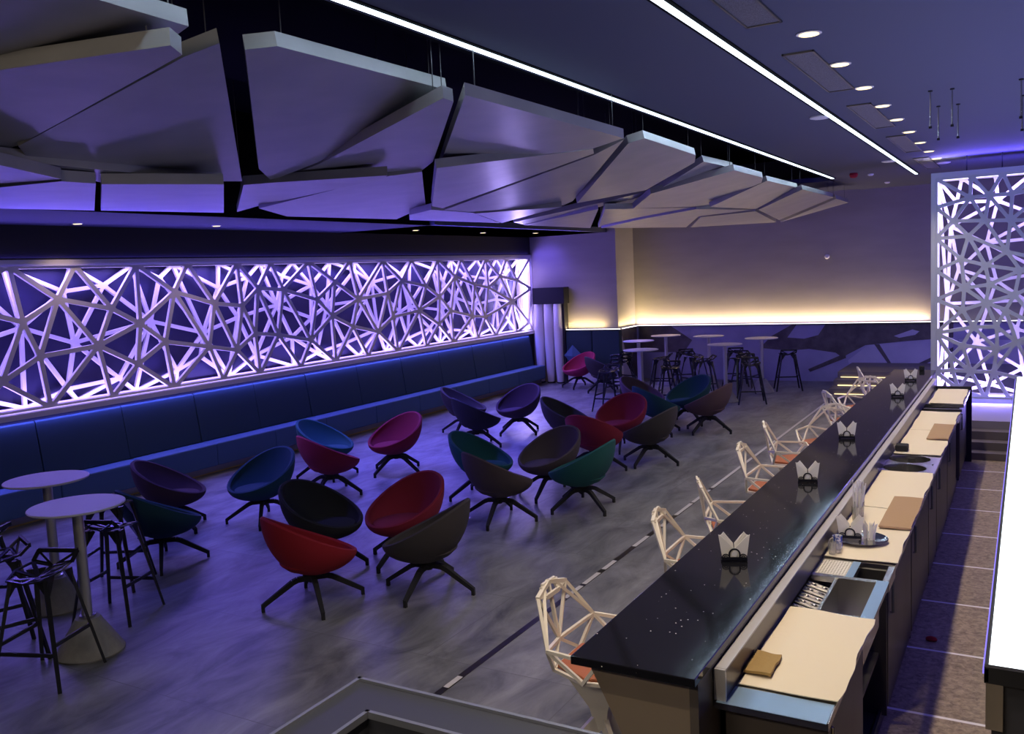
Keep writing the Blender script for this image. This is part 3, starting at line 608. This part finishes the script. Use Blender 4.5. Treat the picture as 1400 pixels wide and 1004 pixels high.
for i, (k, x, y, phi, foot, fab) in enumerate(chairs): pass
arm_roots = [o for o in D.objects if o.name.split('.')[0] == 'swivel_armchair']
for o in arm_roots:
    for (k, x, y, phi, foot, fab) in chairs:
        if abs(o.location.x-x) < 1e-3 and abs(o.location.y-y) < 1e-3:
            recolor(o, ('shell', 'seat_cushion'), fab)
            if foot: f = at(*foot, z=0); fa = math.atan2(f.y-y, f.x-x)
            else: fa = x*7
            for ch in o.children:
                if ch.name.startswith('star_base'): ch.rotation_euler = (0, 0, fa-o.rotation_euler.z)
# ================================================================ HIGH TABLES
def make_table():
    t_ = empty('high_table')
    MB().lathe([(.315, 1.082), (.325, 1.088), (.325, 1.096), (.320, 1.10)], 48).build('tabletop', 'tabletop', t_, smooth=True)
    MB().lathe([(.038, .27), (.038, 1.082)], 24).build('pole', 'polesteel', t_, smooth=True)
    MB().lathe([(.055, .262), (.055, .28), (.04, .285)], 20).build('collar', 'steel', t_, smooth=True)
    MB().lathe([(.232, 0), (.236, .012), (.085, .262)], 40).build('cone_base', 'concrete', t_, smooth=True)
    return t_
tabs = [(-5.92, 3.85, 'round white high table on a concrete cone at the lower left, nearest'), (-7.03, 4.33, 'round white high table behind the nearest one at left'),
        (-6.235, 15.49, 'round white high table nearest of the far group, left side'), (-7.05, 17.40, 'round white high table right behind the near-left far one'), (-6.95, 18.75, 'round white high table rearmost by the mural, above the stools'),
        (-5.90, 18.5, 'round white high table rear middle of the far group'), (-4.976, 16.58, 'round white high table front middle of the far group'), (-4.64, 17.95, 'round white high table at the right end of the far group, cone visible')]
proto = make_table(); index_kids()
for i, (x, y, l) in enumerate(tabs):
    o = proto if i == 0 else copy_tree(proto); o.location = (x, y, 0); tag(o, l, 'high table', 'round high tables')
# ================================================================ BLACK STOOLS
def tri_frame(nodes, tris, inset, thick, solid=()):
    b_ = MB()
    for ti, t_ in enumerate(tris):
        A = [Vector(nodes[i]) for i in t_]; n_ = (A[1]-A[0]).cross(A[2]-A[0]).normalized()*thick/2
        L = [(A[(i+1) % 3]-A[(i+2) % 3]).length for i in range(3)]; per = sum(L); ar = (A[1]-A[0]).cross(A[2]-A[0]).length/2; r = 2*ar/per
        I = (A[0]*L[0]+A[1]*L[1]+A[2]*L[2])/per
        if ti in solid or r < inset*.8: b_.prism([p-n_ for p in A], n_*2); continue
        k = (r-inset/2)/r; Hh = [I+(p-I)*k for p in A]
        for i in range(3):
            j = (i+1) % 3; b_.prism([A[i]-n_, A[j]-n_, Hh[j]-n_, Hh[i]-n_], n_*2)
    return b_
def make_stool():
    t_ = empty('bar_stool'); s = .74
    nd = [(-.13, .17, s-.01), (.13, .17, s-.01), (.18, .02, s+.015), (.15, -.13, s+.03), (-.15, -.13, s+.03), (-.18, .02, s+.015), (0, .02, s-.035), (0, .17, s-.03), (0, -.14, s+.0), (-.15, -.20, s+.09), (.15, -.20, s+.09), (0, -.17, s+.06)]
    tr = [(7, 0, 6), (1, 7, 6), (1, 6, 2), (2, 6, 3), (3, 6, 8), (8, 6, 4), (4, 6, 5), (5, 6, 0), (3, 8, 10), (8, 4, 9)]
    tri_frame(nd, tr, .028, .012).build('seat', 'stoolblack', t_)
    b_ = MB(); b_.strut(nd[9], nd[10], .022, .03); b_.strut(nd[4], nd[9], .02); b_.strut(nd[3], nd[10], .02); b_.build('low_backrest', 'stoolblack', t_)
    for (x, y) in ((-1, 1), (1, 1), (1, -1), (-1, -1)):
        b_ = MB(); b_.add([(x*.15, y*.13, s-.005), (x*.05, y*.13, s-.01), (x*.15, y*.05, s-.005), (x*.155, y*.135, s-.16)], [(0, 1, 3), (0, 3, 2), (1, 2, 3), (0, 2, 1)])
        b_.build('seat_corner', 'stoolblack', t_)
    ft = []
    for (x, y) in ((-1, 1), (1, 1), (1, -1), (-1, -1)):
        a = (x*.13, y*.12, s-.01); c_ = (x*.25, y*.24, 0); ft.append((a, c_))
        MB().strut(a, c_, .034, .022, .024, .018, upv=(x, y, 0)).build('leg', 'stoolblack', t_)
    def lp(i, z): a, c_ = ft[i]; k = (a[2]-z)/a[2]; return tuple(a[j]+(c_[j]-a[j])*k for j in range(3))
    for i, j, z in ((0, 1, .24), (1, 2, .30), (3, 0, .30)):
        MB().strut(lp(i, z), lp(j, z), .012, .026).build('footrest', 'stoolblack', t_)
    return t_
sts = [(-5.80, 3.46, 200, 'frontmost black stool at the lower left, in front of the near table'), (-6.40, 3.50, 160, 'black stool just left of the near table, behind the frontmost'), (-7.05, 3.72, 120, 'black stool at the left picture edge'),
       (-6.37, 4.42, 20, 'black stool right behind the near high table pole'), (-7.05, 4.90, 30, 'black stool between the banquette and the second high table'),
       (-6.73, 15.1, 180, 'black stool standing nearest the lounge, left of the far tables'),
       (-6.52, 17.3, 100, 'black stool behind the left far table pole'), (-5.78, 15.8, 190, 'black stool right of the nearest far table'),
       (-6.45, 18.5, 30, 'black stool by the mural behind the others, left'), (-6.0, 17.8, 240, 'black stool one row in front of the mural, left middle'), (-5.5, 16.95, 120, 'black stool left of the front middle far table'),
       (-5.42, 18.8, 20, 'black stool by the mural under the rear middle table'), (-4.47, 16.5, 200, 'black stool right of the front middle far table pole'), (-5.02, 17.55, 60, 'black stool behind the front middle far table'),
       (-5.05, 18.25, 350, 'black stool between rear middle and right far tables'), (-4.22, 18.35, 20, 'black stool alone at the far right beside the last table')]
proto = make_stool(); index_kids()
for i, (x, y, r, l) in enumerate(sts):
    o = proto if i == 0 else copy_tree(proto); o.location = (x, y, 0); o.rotation_euler = (0, 0, math.radians(r)); tag(o, l, 'bar stool', 'black cast bar stools')
for k in range(3):
    o = copy_tree(proto); o.location = (-7.12+.01*k, 16.55, .075*k); o.rotation_euler = (0, 0, 1.2); tag(o, ('lowest', 'middle', 'topmost')[k]+' stool of the stack of black stools left of the far tables', 'bar stool', 'black cast bar stools')
# ================================================================ CREAM OPENWORK BAR CHAIRS
def make_wire():
    t_ = empty('openwork_bar_chair'); s = .60
    BL, BR, FL, FR = (-.15, -.19, s), (.15, -.19, s), (-.20, .22, s+.01), (.20, .22, s+.01)
    SL, SR = (-.25, .02, s+.01), (.25, .02, s+.01)
    nl, nr = (-.27, -.16, s+.15), (.27, -.16, s+.15)            # arm nodes
    LM = (0, -.235, s+.10); al, ar = (-.29, .12, s+.14), (.29, .12, s+.14)
    TL_, TC, TR_ = (-.155, -.265, s+.36), (0, -.285, s+.40), (.155, -.265, s+.36)
    w = .017
    b_ = MB()
    for a, c_ in ((BL, BR), (BL, SL), (SL, FL), (FL, FR), (FR, SR), (SR, BR), (BL, LM), (BR, LM), (nl, BL), (nr, BR), (nl, SL), (nr, SR)): b_.strut(a, c_, w, w)
    b_.build('seat_rim', 'shellw', t_)
    b_ = MB()
    for a, c_ in ((nl, LM), (nr, LM), (LM, TL_), (LM, TR_), (nl, TL_), (nr, TR_), (nl, (-.06, -.28, s+.385)), (nr, (.06, -.28, s+.385)), (LM, TC)): b_.strut(a, c_, w, w)
    b_.build('backrest', 'shellw', t_)
    b_ = MB()
    for a, c_ in ((TL_, TC), (TC, TR_)): b_.strut(a, c_, .022, .022)
    lo1, lo2, hi1, hi2 = (-.075, -.262, s+.34), (.075, -.262, s+.34), (-.07, -.285, s+.395), (.07, -.285, s+.395)
    b_.strut(lo1, lo2, .014, .024); b_.strut(hi1, hi2, .014, .024); b_.strut(lo1, hi1, .04, .012, upv=(0, 1, 0)); b_.strut(lo2, hi2, .04, .012, upv=(0, 1, 0)); b_.prism([lo1, hi1, TL_], (0, .008, 0)); b_.prism([lo2, hi2, TR_], (0, .008, 0))
    b_.build('handle', 'shellw', t_)
    for n_, a_, f_ in ((nl, al, FL), (nr, ar, FR)):
        b_ = MB(); b_.strut(n_, a_, w, w); b_.strut(a_, f_, w, w); b_.strut(a_, (a_[0]*.9, .02, s+.01), w, w)
        b_.build('armrest', 'shellw', t_)
    MB().prism([(x*.93, y*.93, s+.008) for x, y, _ in (BL, BR, SR, FR, FL, SL)], (0, 0, .022)).build('seat_pad', 'leather', t_, bevel=.004)
    # faceted stem
    b_ = MB(); top = [(-.12, -.16, s-.012), (.12, -.16, s-.012), (.15, .14, s-.012), (-.15, .14, s-.012)]
    mid = [(-.05, -.05, .38), (.05, -.05, .38), (.05, .05, .38), (-.05, .05, .38)]; bot = [(-.03, -.03, .26), (.03, -.03, .26), (.03, .03, .26), (-.03, .03, .26)]
    b_.add(top+mid+bot, [(0, 1, 5, 4), (1, 2, 6, 5), (2, 3, 7, 6), (3, 0, 4, 7), (4, 5, 9, 8), (5, 6, 10, 9), (6, 7, 11, 10), (7, 4, 8, 11), (8, 9, 10, 11), (3, 2, 1, 0)])
    b_.build('stem', 'shellw', t_)
    for k in range(4):
        a = PI/4+k*PI/2; d = Vector((math.cos(a), math.sin(a), 0)); q = Vector((-d.y, d.x, 0))
        b_ = MB(); p0, p1 = d*.02+Vector((0, 0, .36)), d*.40+Vector((0, 0, .035)); p2 = d*.02+Vector((0, 0, .25))
        b_.prism([p0-q*.014, p1-q*.008, p1-Vector((0, 0, .012))-q*.008, p2-q*.014], q*.024)
        lg = b_.build('leg', 'shellw', t_)
        MB().lathe([(.03, 0), (.03, .008), (.008, .014), (.008, .03)], 16, tuple(d*.395)).build('glide', 'steel', lg, smooth=True)
    return t_
wcs = [(-1.92, 3.97, -90, 'nearest cream openwork bar chair at the bar end, base visible'), (-1.90, 5.5, -84, 'second cream openwork bar chair from the bar end'), (-1.94, 6.5, -68, 'third cream openwork bar chair, turned to show its side'),
       (-2.0, 7.82, -88, 'fourth cream openwork bar chair with red-brown pad in view'), (-2.08, 9.0, -78, 'fifth cream openwork bar chair, before the one turned around'), (-1.95, 10.0, 168, 'sixth cream openwork bar chair, turned with its broad back across'),
       (-1.95, 11.4, -60, 'seventh cream openwork bar chair, leaning outline in front of the lit steps'), (-1.95, 12.5, 170, 'eighth cream openwork bar chair overlapping the lit steps'), (-1.95, 13.9, -75, 'farthest cream openwork bar chair beyond the bar end')]
proto = make_wire(); index_kids()
for i, (x, y, r, l) in enumerate(wcs):
    o = proto if i == 0 else copy_tree(proto); o.location = (x+.05, y, 0); o.rotation_euler = (0, 0, math.radians(r)); tag(o, l, 'bar chair', 'cream openwork bar chairs')
# ================================================================ BAR
t = empty('bar_counter', (-1.3, 7.9, 0), label='long bar counter with a black sparkling granite top and bronze base', cat='bar counter')
relb(MB().box(-1.545, -1.04, 3.0, 12.75, 1.065, 1.10), 'countertop', 'granite', t, bevel=.004)
b = MB(); b.prism([(-1.50, 3.06, 1.065), (-1.08, 3.06, 1.065), (-1.08, 3.06, 0), (-1.24, 3.06, 0), (-1.24, 3.06, .25), (-1.24, 3.06, .55)], (0, 9.62, 0)); relb(b, 'slanted_front', 'bronze', t)
relb(MB().box(-1.079, -1.045, 3.05, 12.70, 0, 1.065), 'rear_panel', 'endpanel', t)
t = empty('service_counter', (-.85, 7.8, 0), label='long stainless steel service counter behind the bar with sink, bottle rack and round wells', cat='service counter')
Zw = .92
b = MB()
for y0, y1 in ((3.22, 4.27), (5.10, 7.42), (8.10, 10.42), (10.98, 12.3)): b.box(-1.04, -.615, y0, y1, Zw-.03, Zw)
b.box(-1.04, -.615, 4.27, 4.30, Zw-.03, Zw); b.box(-1.04, -.615, 4.80, 4.84, Zw-.03, Zw); b.box(-1.04, -1.02, 4.27, 5.1, Zw-.03, Zw); b.box(-.67, -.615, 4.27, 4.84, Zw-.03, Zw); b.box(-.645, -.615, 4.84, 5.1, Zw-.06, Zw)
b.box(-.83, -.79, 4.84, 5.1, Zw-.03, Zw)
relb(b, 'worktop', 'steel', t)
for a in ((-1.03, -.62, 3.21, 3.37), (-.67, -.612, 4.27, 4.83), (-.83, -.79, 4.84, 5.1)): relb(MB().box(*a, Zw, Zw+.002), 'reflection_plate', 'reflsteel', t)  # thin plates added to carry the painted blue reflection
relb(MB().box(-1.04, -1.0, 3.24, 12.3, Zw+.001, Zw+.120), 'upstand', 'darkgloss', t)
relb(MB().box(-1.041, -.995, 3.235, 12.3, Zw+.120, Zw+.128).box(-1.041, -.995, 3.225, 3.24, Zw+.002, Zw+.128), 'upstand_cap', 'acryl', t)
b = MB(); b.box(-.86, -.67, 4.30, 4.80, .68, .69); b.box(-.875, -.86, 4.30, 4.80, .68, Zw-.005); b.box(-.67, -.66, 4.3, 4.8, .68, Zw-.03); b.box(-.87, -.66, 4.80, 4.81, .68, Zw-.03); b.box(-.87, -.66, 4.29, 4.30, .68, Zw-.03)
relb(b, 'sink_basin', 'steel', t)
rk = MB(); 
for k in range(5):
    y = 4.36+k*.088
    rk.tube([(-1.01, y+.012, Zw-.03), (-.885, y+.012, Zw-.06)], .009, 8).tube([(-1.01, y+.052, Zw-.03), (-.885, y+.052, Zw-.06)], .009, 8)
    rk.prism([(-1.01, y+.012, Zw-.03), (-.885, y+.012, Zw-.06), (-.885, y+.012, Zw-.067), (-1.01, y+.012, Zw-.037)], (0, .04, 0))
    for j in range(2): rk.lathe([(.004, 0), (.016, .004), (.012, .012), (.003, .014)], 12, (-.975+j*.055, y+.032, Zw-.040-j*.012))
relb(rk, 'bottle_rack', 'steel', t)
# perforated drain plate: a grid of bars
dr = MB()
for k in range(13): dr.box(-1.01+k*.0148, -1.01+k*.0148+.007, 4.85, 5.09, Zw-.012, Zw-.002)
for k in range(14): dr.box(-1.01, -.83, 4.85+k*.018, 4.857+k*.018, Zw-.010, Zw-.001)
relb(dr, 'drain_plate', 'napkin', t)
# plate with two round wells
b = MB(); n = 40
for cyy in (7.585, 7.935):
    ring = [(-.845+.16*math.cos(2*PI*i/n), cyy+.155*math.sin(2*PI*i/n)) for i in range(n)]
    def sq(a):
        c_, s_ = math.cos(a), math.sin(a); k = 1/max(abs(c_)/.195, abs(s_)/.175); return (max(-1.04, -.845+c_*k), cyy+s_*k)
    oq = [sq(2*PI*i/n) for i in range(n)]
    b.add([(x, y, Zw) for x, y in ring]+[(x, y, Zw) for x, y in oq], [(i, (i+1) % n, n+(i+1) % n, n+i) for i in range(n)])
    b.add([(x, y, Zw) for x, y in ring]+[(x, y, Zw-.2) for x, y in ring], [(i, (i+1) % n, n+(i+1) % n, n+i) for i in range(n)]+[tuple(range(n, 2*n))])
b.box(-.65, -.615, 7.42, 8.10, Zw-.03, Zw); b.box(-1.04, -.615, 7.40, 7.42, Zw-.03, Zw)
relb(b, 'round_wells', 'steel', t, smooth=True)
b = MB(); b.box(-1.03, -.63, 10.43, 10.97, .80, .81); b.box(-1.04, -.615, 10.66, 10.69, Zw-.03, Zw); relb(b, 'glass_shelf', 'steel_dark', t)
# carcass: side walls between units, back and doors, with an open bay
relb(MB().box(-1.04, -1.02, 3.3, 12.3, .05, Zw-.03).box(-1.04, -.70, 3.3, 12.3, .02, .06), 'carcass', 'steel_dark', t)
relb(MB().box(-1.04, -.63, 3.30, 3.33, .0, Zw-.03), 'end_panel', 'endpanel', t)
relb(MB().box(-1.04, -.60, 12.27, 12.33, .0, Zw+.03), 'end_panel', 'black', t)
units = [3.33, 4.27, 5.10, 6.25, 7.42, 8.10, 9.25, 10.42, 11.0, 12.27]
for i in range(len(units)-1):
    y0, y1 = units[i], units[i+1]
    relb(MB().box(-1.02, -.66, y1-.012, y1+.012, .06, Zw-.03), 'partition', 'steel_dark', t)
    if i in (1, 7):   # open bay with a shelf
        relb(MB().box(-1.02, -.70, y0+.012, y1-.012, .40, .42), 'shelf', 'steel_dark', t); continue
    d_ = relb(MB().box(-.68, -.655, y0+.02, y1-.02, .10, Zw-.05), 'door', 'steel_dark', t, bevel=.003)
    hb = MB().tube([(-.64, y0+.10, .62), (-.64, y0+.10, .80)], .007).tube([(-.655, y0+.10, .62), (-.64, y0+.10, .62)], .006).tube([(-.655, y0+.10, .80), (-.64, y0+.10, .80)], .006)
    L = Vector(t.location); hb.v = [tuple(Vector(v)-L) for v in hb.v]; hb.build('handle', 'steel', d_)
relb(MB().box(-.70, -.685, 3.33, 12.3, .012, .09), 'kick_board', 'steel_dark', t)
for k, (y, l) in enumerate(((3.72, 'nearest'), (3.86, 'middle'), (4.0, 'farthest'))):
    pass
# glowing back counter
t = empty('lit_counter', (.4, 8.3, 0), label='back counter with a brilliantly glowing white top at the right edge', cat='counter')
relb(MB().box(-.12, .85, 3.79, 12.95, .985, 1.0), 'glowing_top', 'e_counter', t)
relb(MB().box(-.135, .9, 3.76, 3.79, .935, 1.0).box(-.135, -.12, 3.76, 12.97, .94, .992).box(-.135, .9, 3.79, 12.97, .935, .985), 'rim', 'black', t)
relb(MB().box(-.142, -.136, 3.80, 12.95, .955, .975), 'edge_light', 'e_edge', t)
relb(MB().box(-.11, .88, 3.80, 12.95, .012, .935), 'body', 'parapet', t)
relb(MB().box(-.13, -.07, 3.775, 3.80, .74, .93), 'corner_plate', 'steel', t)
# ================================================================ THINGS ON THE COUNTERS
def cloth(y0, y1, x0, x1, lab_, m='cloth', cuts=(), seed=1, z=Zw+.004, th=.004, drop=True, wav=.006, name='counter_cloth', cat='cloth', group='cream cloths on the service counter'):
    rr = random.Random(seed); nx, ny = 14, max(6, int((y1-y0)/.05)); b_ = MB(); ph = [rr.uniform(0, 6) for _ in range(6)]
    def P(i, j, o):
        u, v = i/nx, j/ny
        x = x0+(x1-x0)*u; y = y0+(y1-y0)*v
        x += (wav*math.sin(v*9+ph[0])+wav*.5*math.sin(v*23+ph[1]))*(u > .5)*(u-.5)*2
        x += wav*.5*math.sin(v*11+ph[4])*(u < .5)*(1-2*u)
        y += wav*math.sin(u*6+ph[2])*(abs(v-.5)*2)**4
        zz = z+.0035+.0030*math.sin(u*5+v*3+ph[3])*math.sin(v*7+ph[5])
        return (x, y, zz+o)
    vs_ = [P(i, j, o) for o in (0, th) for j in range(ny+1) for i in range(nx+1)]; n1 = (nx+1)*(ny+1)
    fs = []
    for j in range(ny):
        for i in range(nx):
            a = j*(nx+1)+i; fs.append((a, a+nx+1, a+nx+2, a+1)); fs.append((n1+a, n1+a+1, n1+a+nx+2, n1+a+nx+1))
    edge = [i for i in range(nx+1)]+[j*(nx+1)+nx for j in range(1, ny+1)]+[ny*(nx+1)+i for i in range(nx-1, -1, -1)]+[j*(nx+1) for j in range(ny-1, 0, -1)]
    for a, c_ in zip(edge, edge[1:]+edge[:1]): fs.append((a, c_, n1+c_, n1+a))
    o = b_.add(vs_, fs).build(name, m, smooth=True); return tag(o, lab_, cat, group)
cloth(3.38, 4.27, -.99, -.605, 'cream cloth nearest the camera on the service counter', seed=2)
cloth(5.12, 6.25, -.99, -.61, 'cream cloth under the round tray on the service counter', seed=3)
cloth(6.27, 7.40, -.99, -.615, 'cream cloth between the tray and the round wells', seed=4)
cloth(8.10, 9.25, -.985, -.615, 'cream cloth just beyond the round wells', seed=5)
cloth(9.27, 10.40, -.985, -.62, 'cream cloth under the far edge of the far tan cloth', seed=6)
cloth(11.0, 12.2, -.97, -.63, 'cream cloth at the far end of the service counter', seed=7)
kw = dict(z=Zw+.016, th=.012, wav=.002, name='folded_cloth', cat='cloth', group='folded tan cloths')
cloth(3.47, 3.67, -1.0+.005, -.885, 'small olive-tan folded cloth on the nearest cream cloth', 'tan2', seed=8, **kw)
cloth(5.76, 6.53, -.79, -.605, 'tan folded cloth beyond the round tray', 'tan', seed=9, **kw)
cloth(8.75, 9.52, -.79, -.61, 'tan folded cloth beyond the round wells', 'tan', seed=10, **kw)
def make_napkins():
    t_ = empty('napkin_holder')
    b_ = MB(); b_.box(-.065, .065, -.025, .025, .006, .012)
    for x in (-.055, .055):
        for y in (-.02, .02): b_.lathe([(.002, 0), (.007, .003), (.007, .008), (.002, .012)], 10, (x, y, 0))
    b_.build('base', 'silver', t_, smooth=True)
    def arch(cx, r, zb, w_, y):
        b2 = MB(); n_ = 14
        for k in range(n_):
            a, c_ = PI*k/n_, PI*(k+1)/n_
            b2.prism([(cx+r*math.cos(a), y, zb+r*math.sin(a)), (cx+r*math.cos(c_), y, zb+r*math.sin(c_)), (cx+(r-w_)*math.cos(c_), y, zb+(r-w_)*math.sin(c_)), (cx+(r-w_)*math.cos(a), y, zb+(r-w_)*math.sin(a))], (0, .003, 0))
        for s_ in (-1, 1): b2.box(cx+s_*(r-w_/2)-w_/2, cx+s_*(r-w_/2)+w_/2, y, y+.003, .01, zb)
        return b2
    for y in (-.027, .024):
        pl_ = MB()
        for cx, r, zb, w_ in ((0, .030, .040, .008), (-.043, .020, .022, .005), (.043, .020, .022, .005), (-.043, .011, .022, .004), (.043, .011, .022, .004)):
            q_ = arch(cx, r, zb, w_, y); pl_.add(q_.v, q_.f)
        n_ = 20; pl_.prism([(.015*math.cos(2*PI*k/n_), y, .040+.015*math.sin(2*PI*k/n_)) for k in range(n_)], (0, .003, 0), 1)
        pl_.box(-.063, .063, y, y+.003, .010, .024)
        pl_.build('cutout_plate', ['holder', 'whiteplastic'], t_)
    for s_ in (-1, 1):
        b_ = MB()
        for k in range(5):
            y = -.020+k*.0085; e = .006*k
            b_.prism([(s_*.004, y, .014), (s_*.060, y, .014), (s_*(.078-e*.6), y, .140-e*1.3), (s_*(.062-e), y, .150-abs(k-2)*.010), (s_*.003, y, .070+.004*k)], (0, .0035, 0))
        b_.build('napkins', 'napkin', t_)
    return t_
nps = [(-1.285, 4.36, 1.10, 22, 'nearest holder of white napkins on the black bar top'), (-1.29, 6.14, 1.10, 12, 'second holder of white napkins on the black bar top'), (-1.31, 7.77, 1.10, 10, 'third holder of white napkins on the black bar top'),
       (-1.21, 10.26, 1.10, 8, 'fourth holder of white napkins on the black bar top'), (-1.225, 11.62, 1.10, 8, 'farthest holder of white napkins at the end of the bar top'), (-.905, 5.45, .945, 8, 'holder of white napkins standing on the round tray')]
proto = make_napkins(); index_kids()
for i, (x, y, z, r, l) in enumerate(nps):
    o = proto if i == 0 else copy_tree(proto); o.location = (x, y, z); o.rotation_euler = (0, 0, math.radians(r)); tag(o, l, 'napkin holder', 'napkin holders')
o = MB().lathe([(.10, 0), (.125, .006), (.148, .016), (.150, .018), (.124, .010), (.02, .007)], 48).build('round_tray', 'silver', smooth=True); o.location = (-.845, 5.46, Zw+.016); tag(o, 'round silver tray on the cream cloth', 'tray')
# crumpled clear bag / glasses on the tray
b = MB(); rr = random.Random(3)
for k in range(9):
    a = k*.7; b.add([(.02*math.cos(a), .02*math.sin(a), 0), (.03*math.cos(a+.6), .03*math.sin(a+.6), .0), (.045*math.cos(a+.3), .045*math.sin(a+.3), .09+rr.uniform(0, .03)), (.02*math.cos(a), .02*math.sin(a), .08)], [(0, 1, 2, 3)])
o = b.build('paper_sachets', 'napkin'); o.location = (-.80, 5.47, .945); tag(o, 'loose fan of pale sachets beside the napkins on the tray', 'sachets')
t = empty('straw_cup', (-.93, 5.86, Zw+.013), label='clear cup of drinking straws and stirrers behind the tray', cat='cup')
MB().lathe([(.028, 0), (.034, .10), (.0335, .10), (.027, .003)], 20).build('cup', 'clear', t, smooth=True)
b = MB(); rr = random.Random(5)
for k in range(22):
    a = rr.uniform(0, 2*PI); r = rr.uniform(0, .02); b.tube([(r*math.cos(a), r*math.sin(a), .006), (r*1.9*math.cos(a), r*1.9*math.sin(a), .19+rr.uniform(-.02, .03))], .003, 5)
b.build('straws', 'napkin', t)
t = empty('straw_cup', (-.94, 6.0, Zw+.013), label='second clear cup of pale stirrers right behind the first', cat='cup')
MB().lathe([(.028, 0), (.034, .10), (.0335, .10), (.027, .003)], 20).build('cup', 'clear', t, smooth=True)
b = MB()
for k in range(20):
    a = rr.uniform(0, 2*PI); r = rr.uniform(0, .02); b.tube([(r*math.cos(a), r*math.sin(a), .006), (r*2.1*math.cos(a), r*2.1*math.sin(a), .21+rr.uniform(-.02, .03))], .003, 5)
b.build('straws', 'whiteplastic', t)
t = empty('blue_mug', (-.945, 5.27, Zw+.013), label='small blue and white patterned mug left of the tray', cat='mug')
MB().lathe([(.024, 0), (.028, .02), (.026, .06), (.028, .075), (.024, .073), (.022, .01)], 24).build('body', 'bluecup', t, smooth=True)
hp = [(-.026-.018*math.sin(PI*k/8), 0, .015+.045*k/8) for k in range(9)]; MB().tube(hp, .004, 8).build('handle', 'whiteplastic', t)
for k, (x, y) in enumerate(((-.99, 5.14), (-.965, 5.17), (-1.0, 5.21))):
    t = empty('tumbler', (x+.035, y+.02, Zw+.013), label=('nearest', 'middle', 'rear')[k]+' of three small clear tumblers beside the blue mug', cat='glass', group='clear tumblers beside the mug')
    MB().lathe([(.018, 0), (.022, .06), (.0212, .06), (.0172, .004)], 20).build('wall', 'clear', t, smooth=True)
for k in range(8):
    x = -.97+(k % 4)*.055; y = 10.50+(k//4)*.09
    o = MB().lathe([(.018, 0), (.023, .09), (.022, .09), (.017, .005)], 18).build('upturned_glass', 'clear', smooth=True); o.location = (x, y, .811)
    tag(o, ('first', 'second', 'third', 'fourth')[k % 4]+' clear glass from the bar side in the '+('near', 'rear')[k//4]+' row on the sunken shelf', 'glass', 'clear glasses on the far shelf')
o = MB().box(-.05, .05, -.06, .06, 0, .05).build('black_caddy', 'black', bevel=.01); o.location = (-.935, 8.02+.2, Zw+.015); tag(o, 'small black box beside the round wells against the upstand', 'box')
o = MB().box(-.03, .03, -.03, .03, 0, .06).build('black_caddy', 'black', bevel=.006); o.location = (-1.20, 12.68, 1.10); tag(o, 'tiny black box at the far corner of the bar top', 'box')
# red scrap on the aisle floor
b = MB().lathe([(.002, 0), (.030, .002), (.034, .010), (.026, .022), (.010, .028)], 10, sx_=1.1, sy_=.8); o = b.build('red_cap', 'red', smooth=True); o.location = (-.545, 6.38, .012); tag(o, 'small crumpled red wrapper on the aisle floor by the joint line', 'wrapper')
for k, (px, py) in enumerate(((1191, 929), (1188, 941))):
    p = at(px, py, z=.07); o = MB().lathe([(.022, 0), (.024, .003), (.02, .008)], 20).build('paper_coaster', 'napkin', smooth=True); o.location = (p.x, p.y, .062)
    tag(o, ('farther', 'nearer')[k]+' pale round lid lying low under the service counter', 'lid')
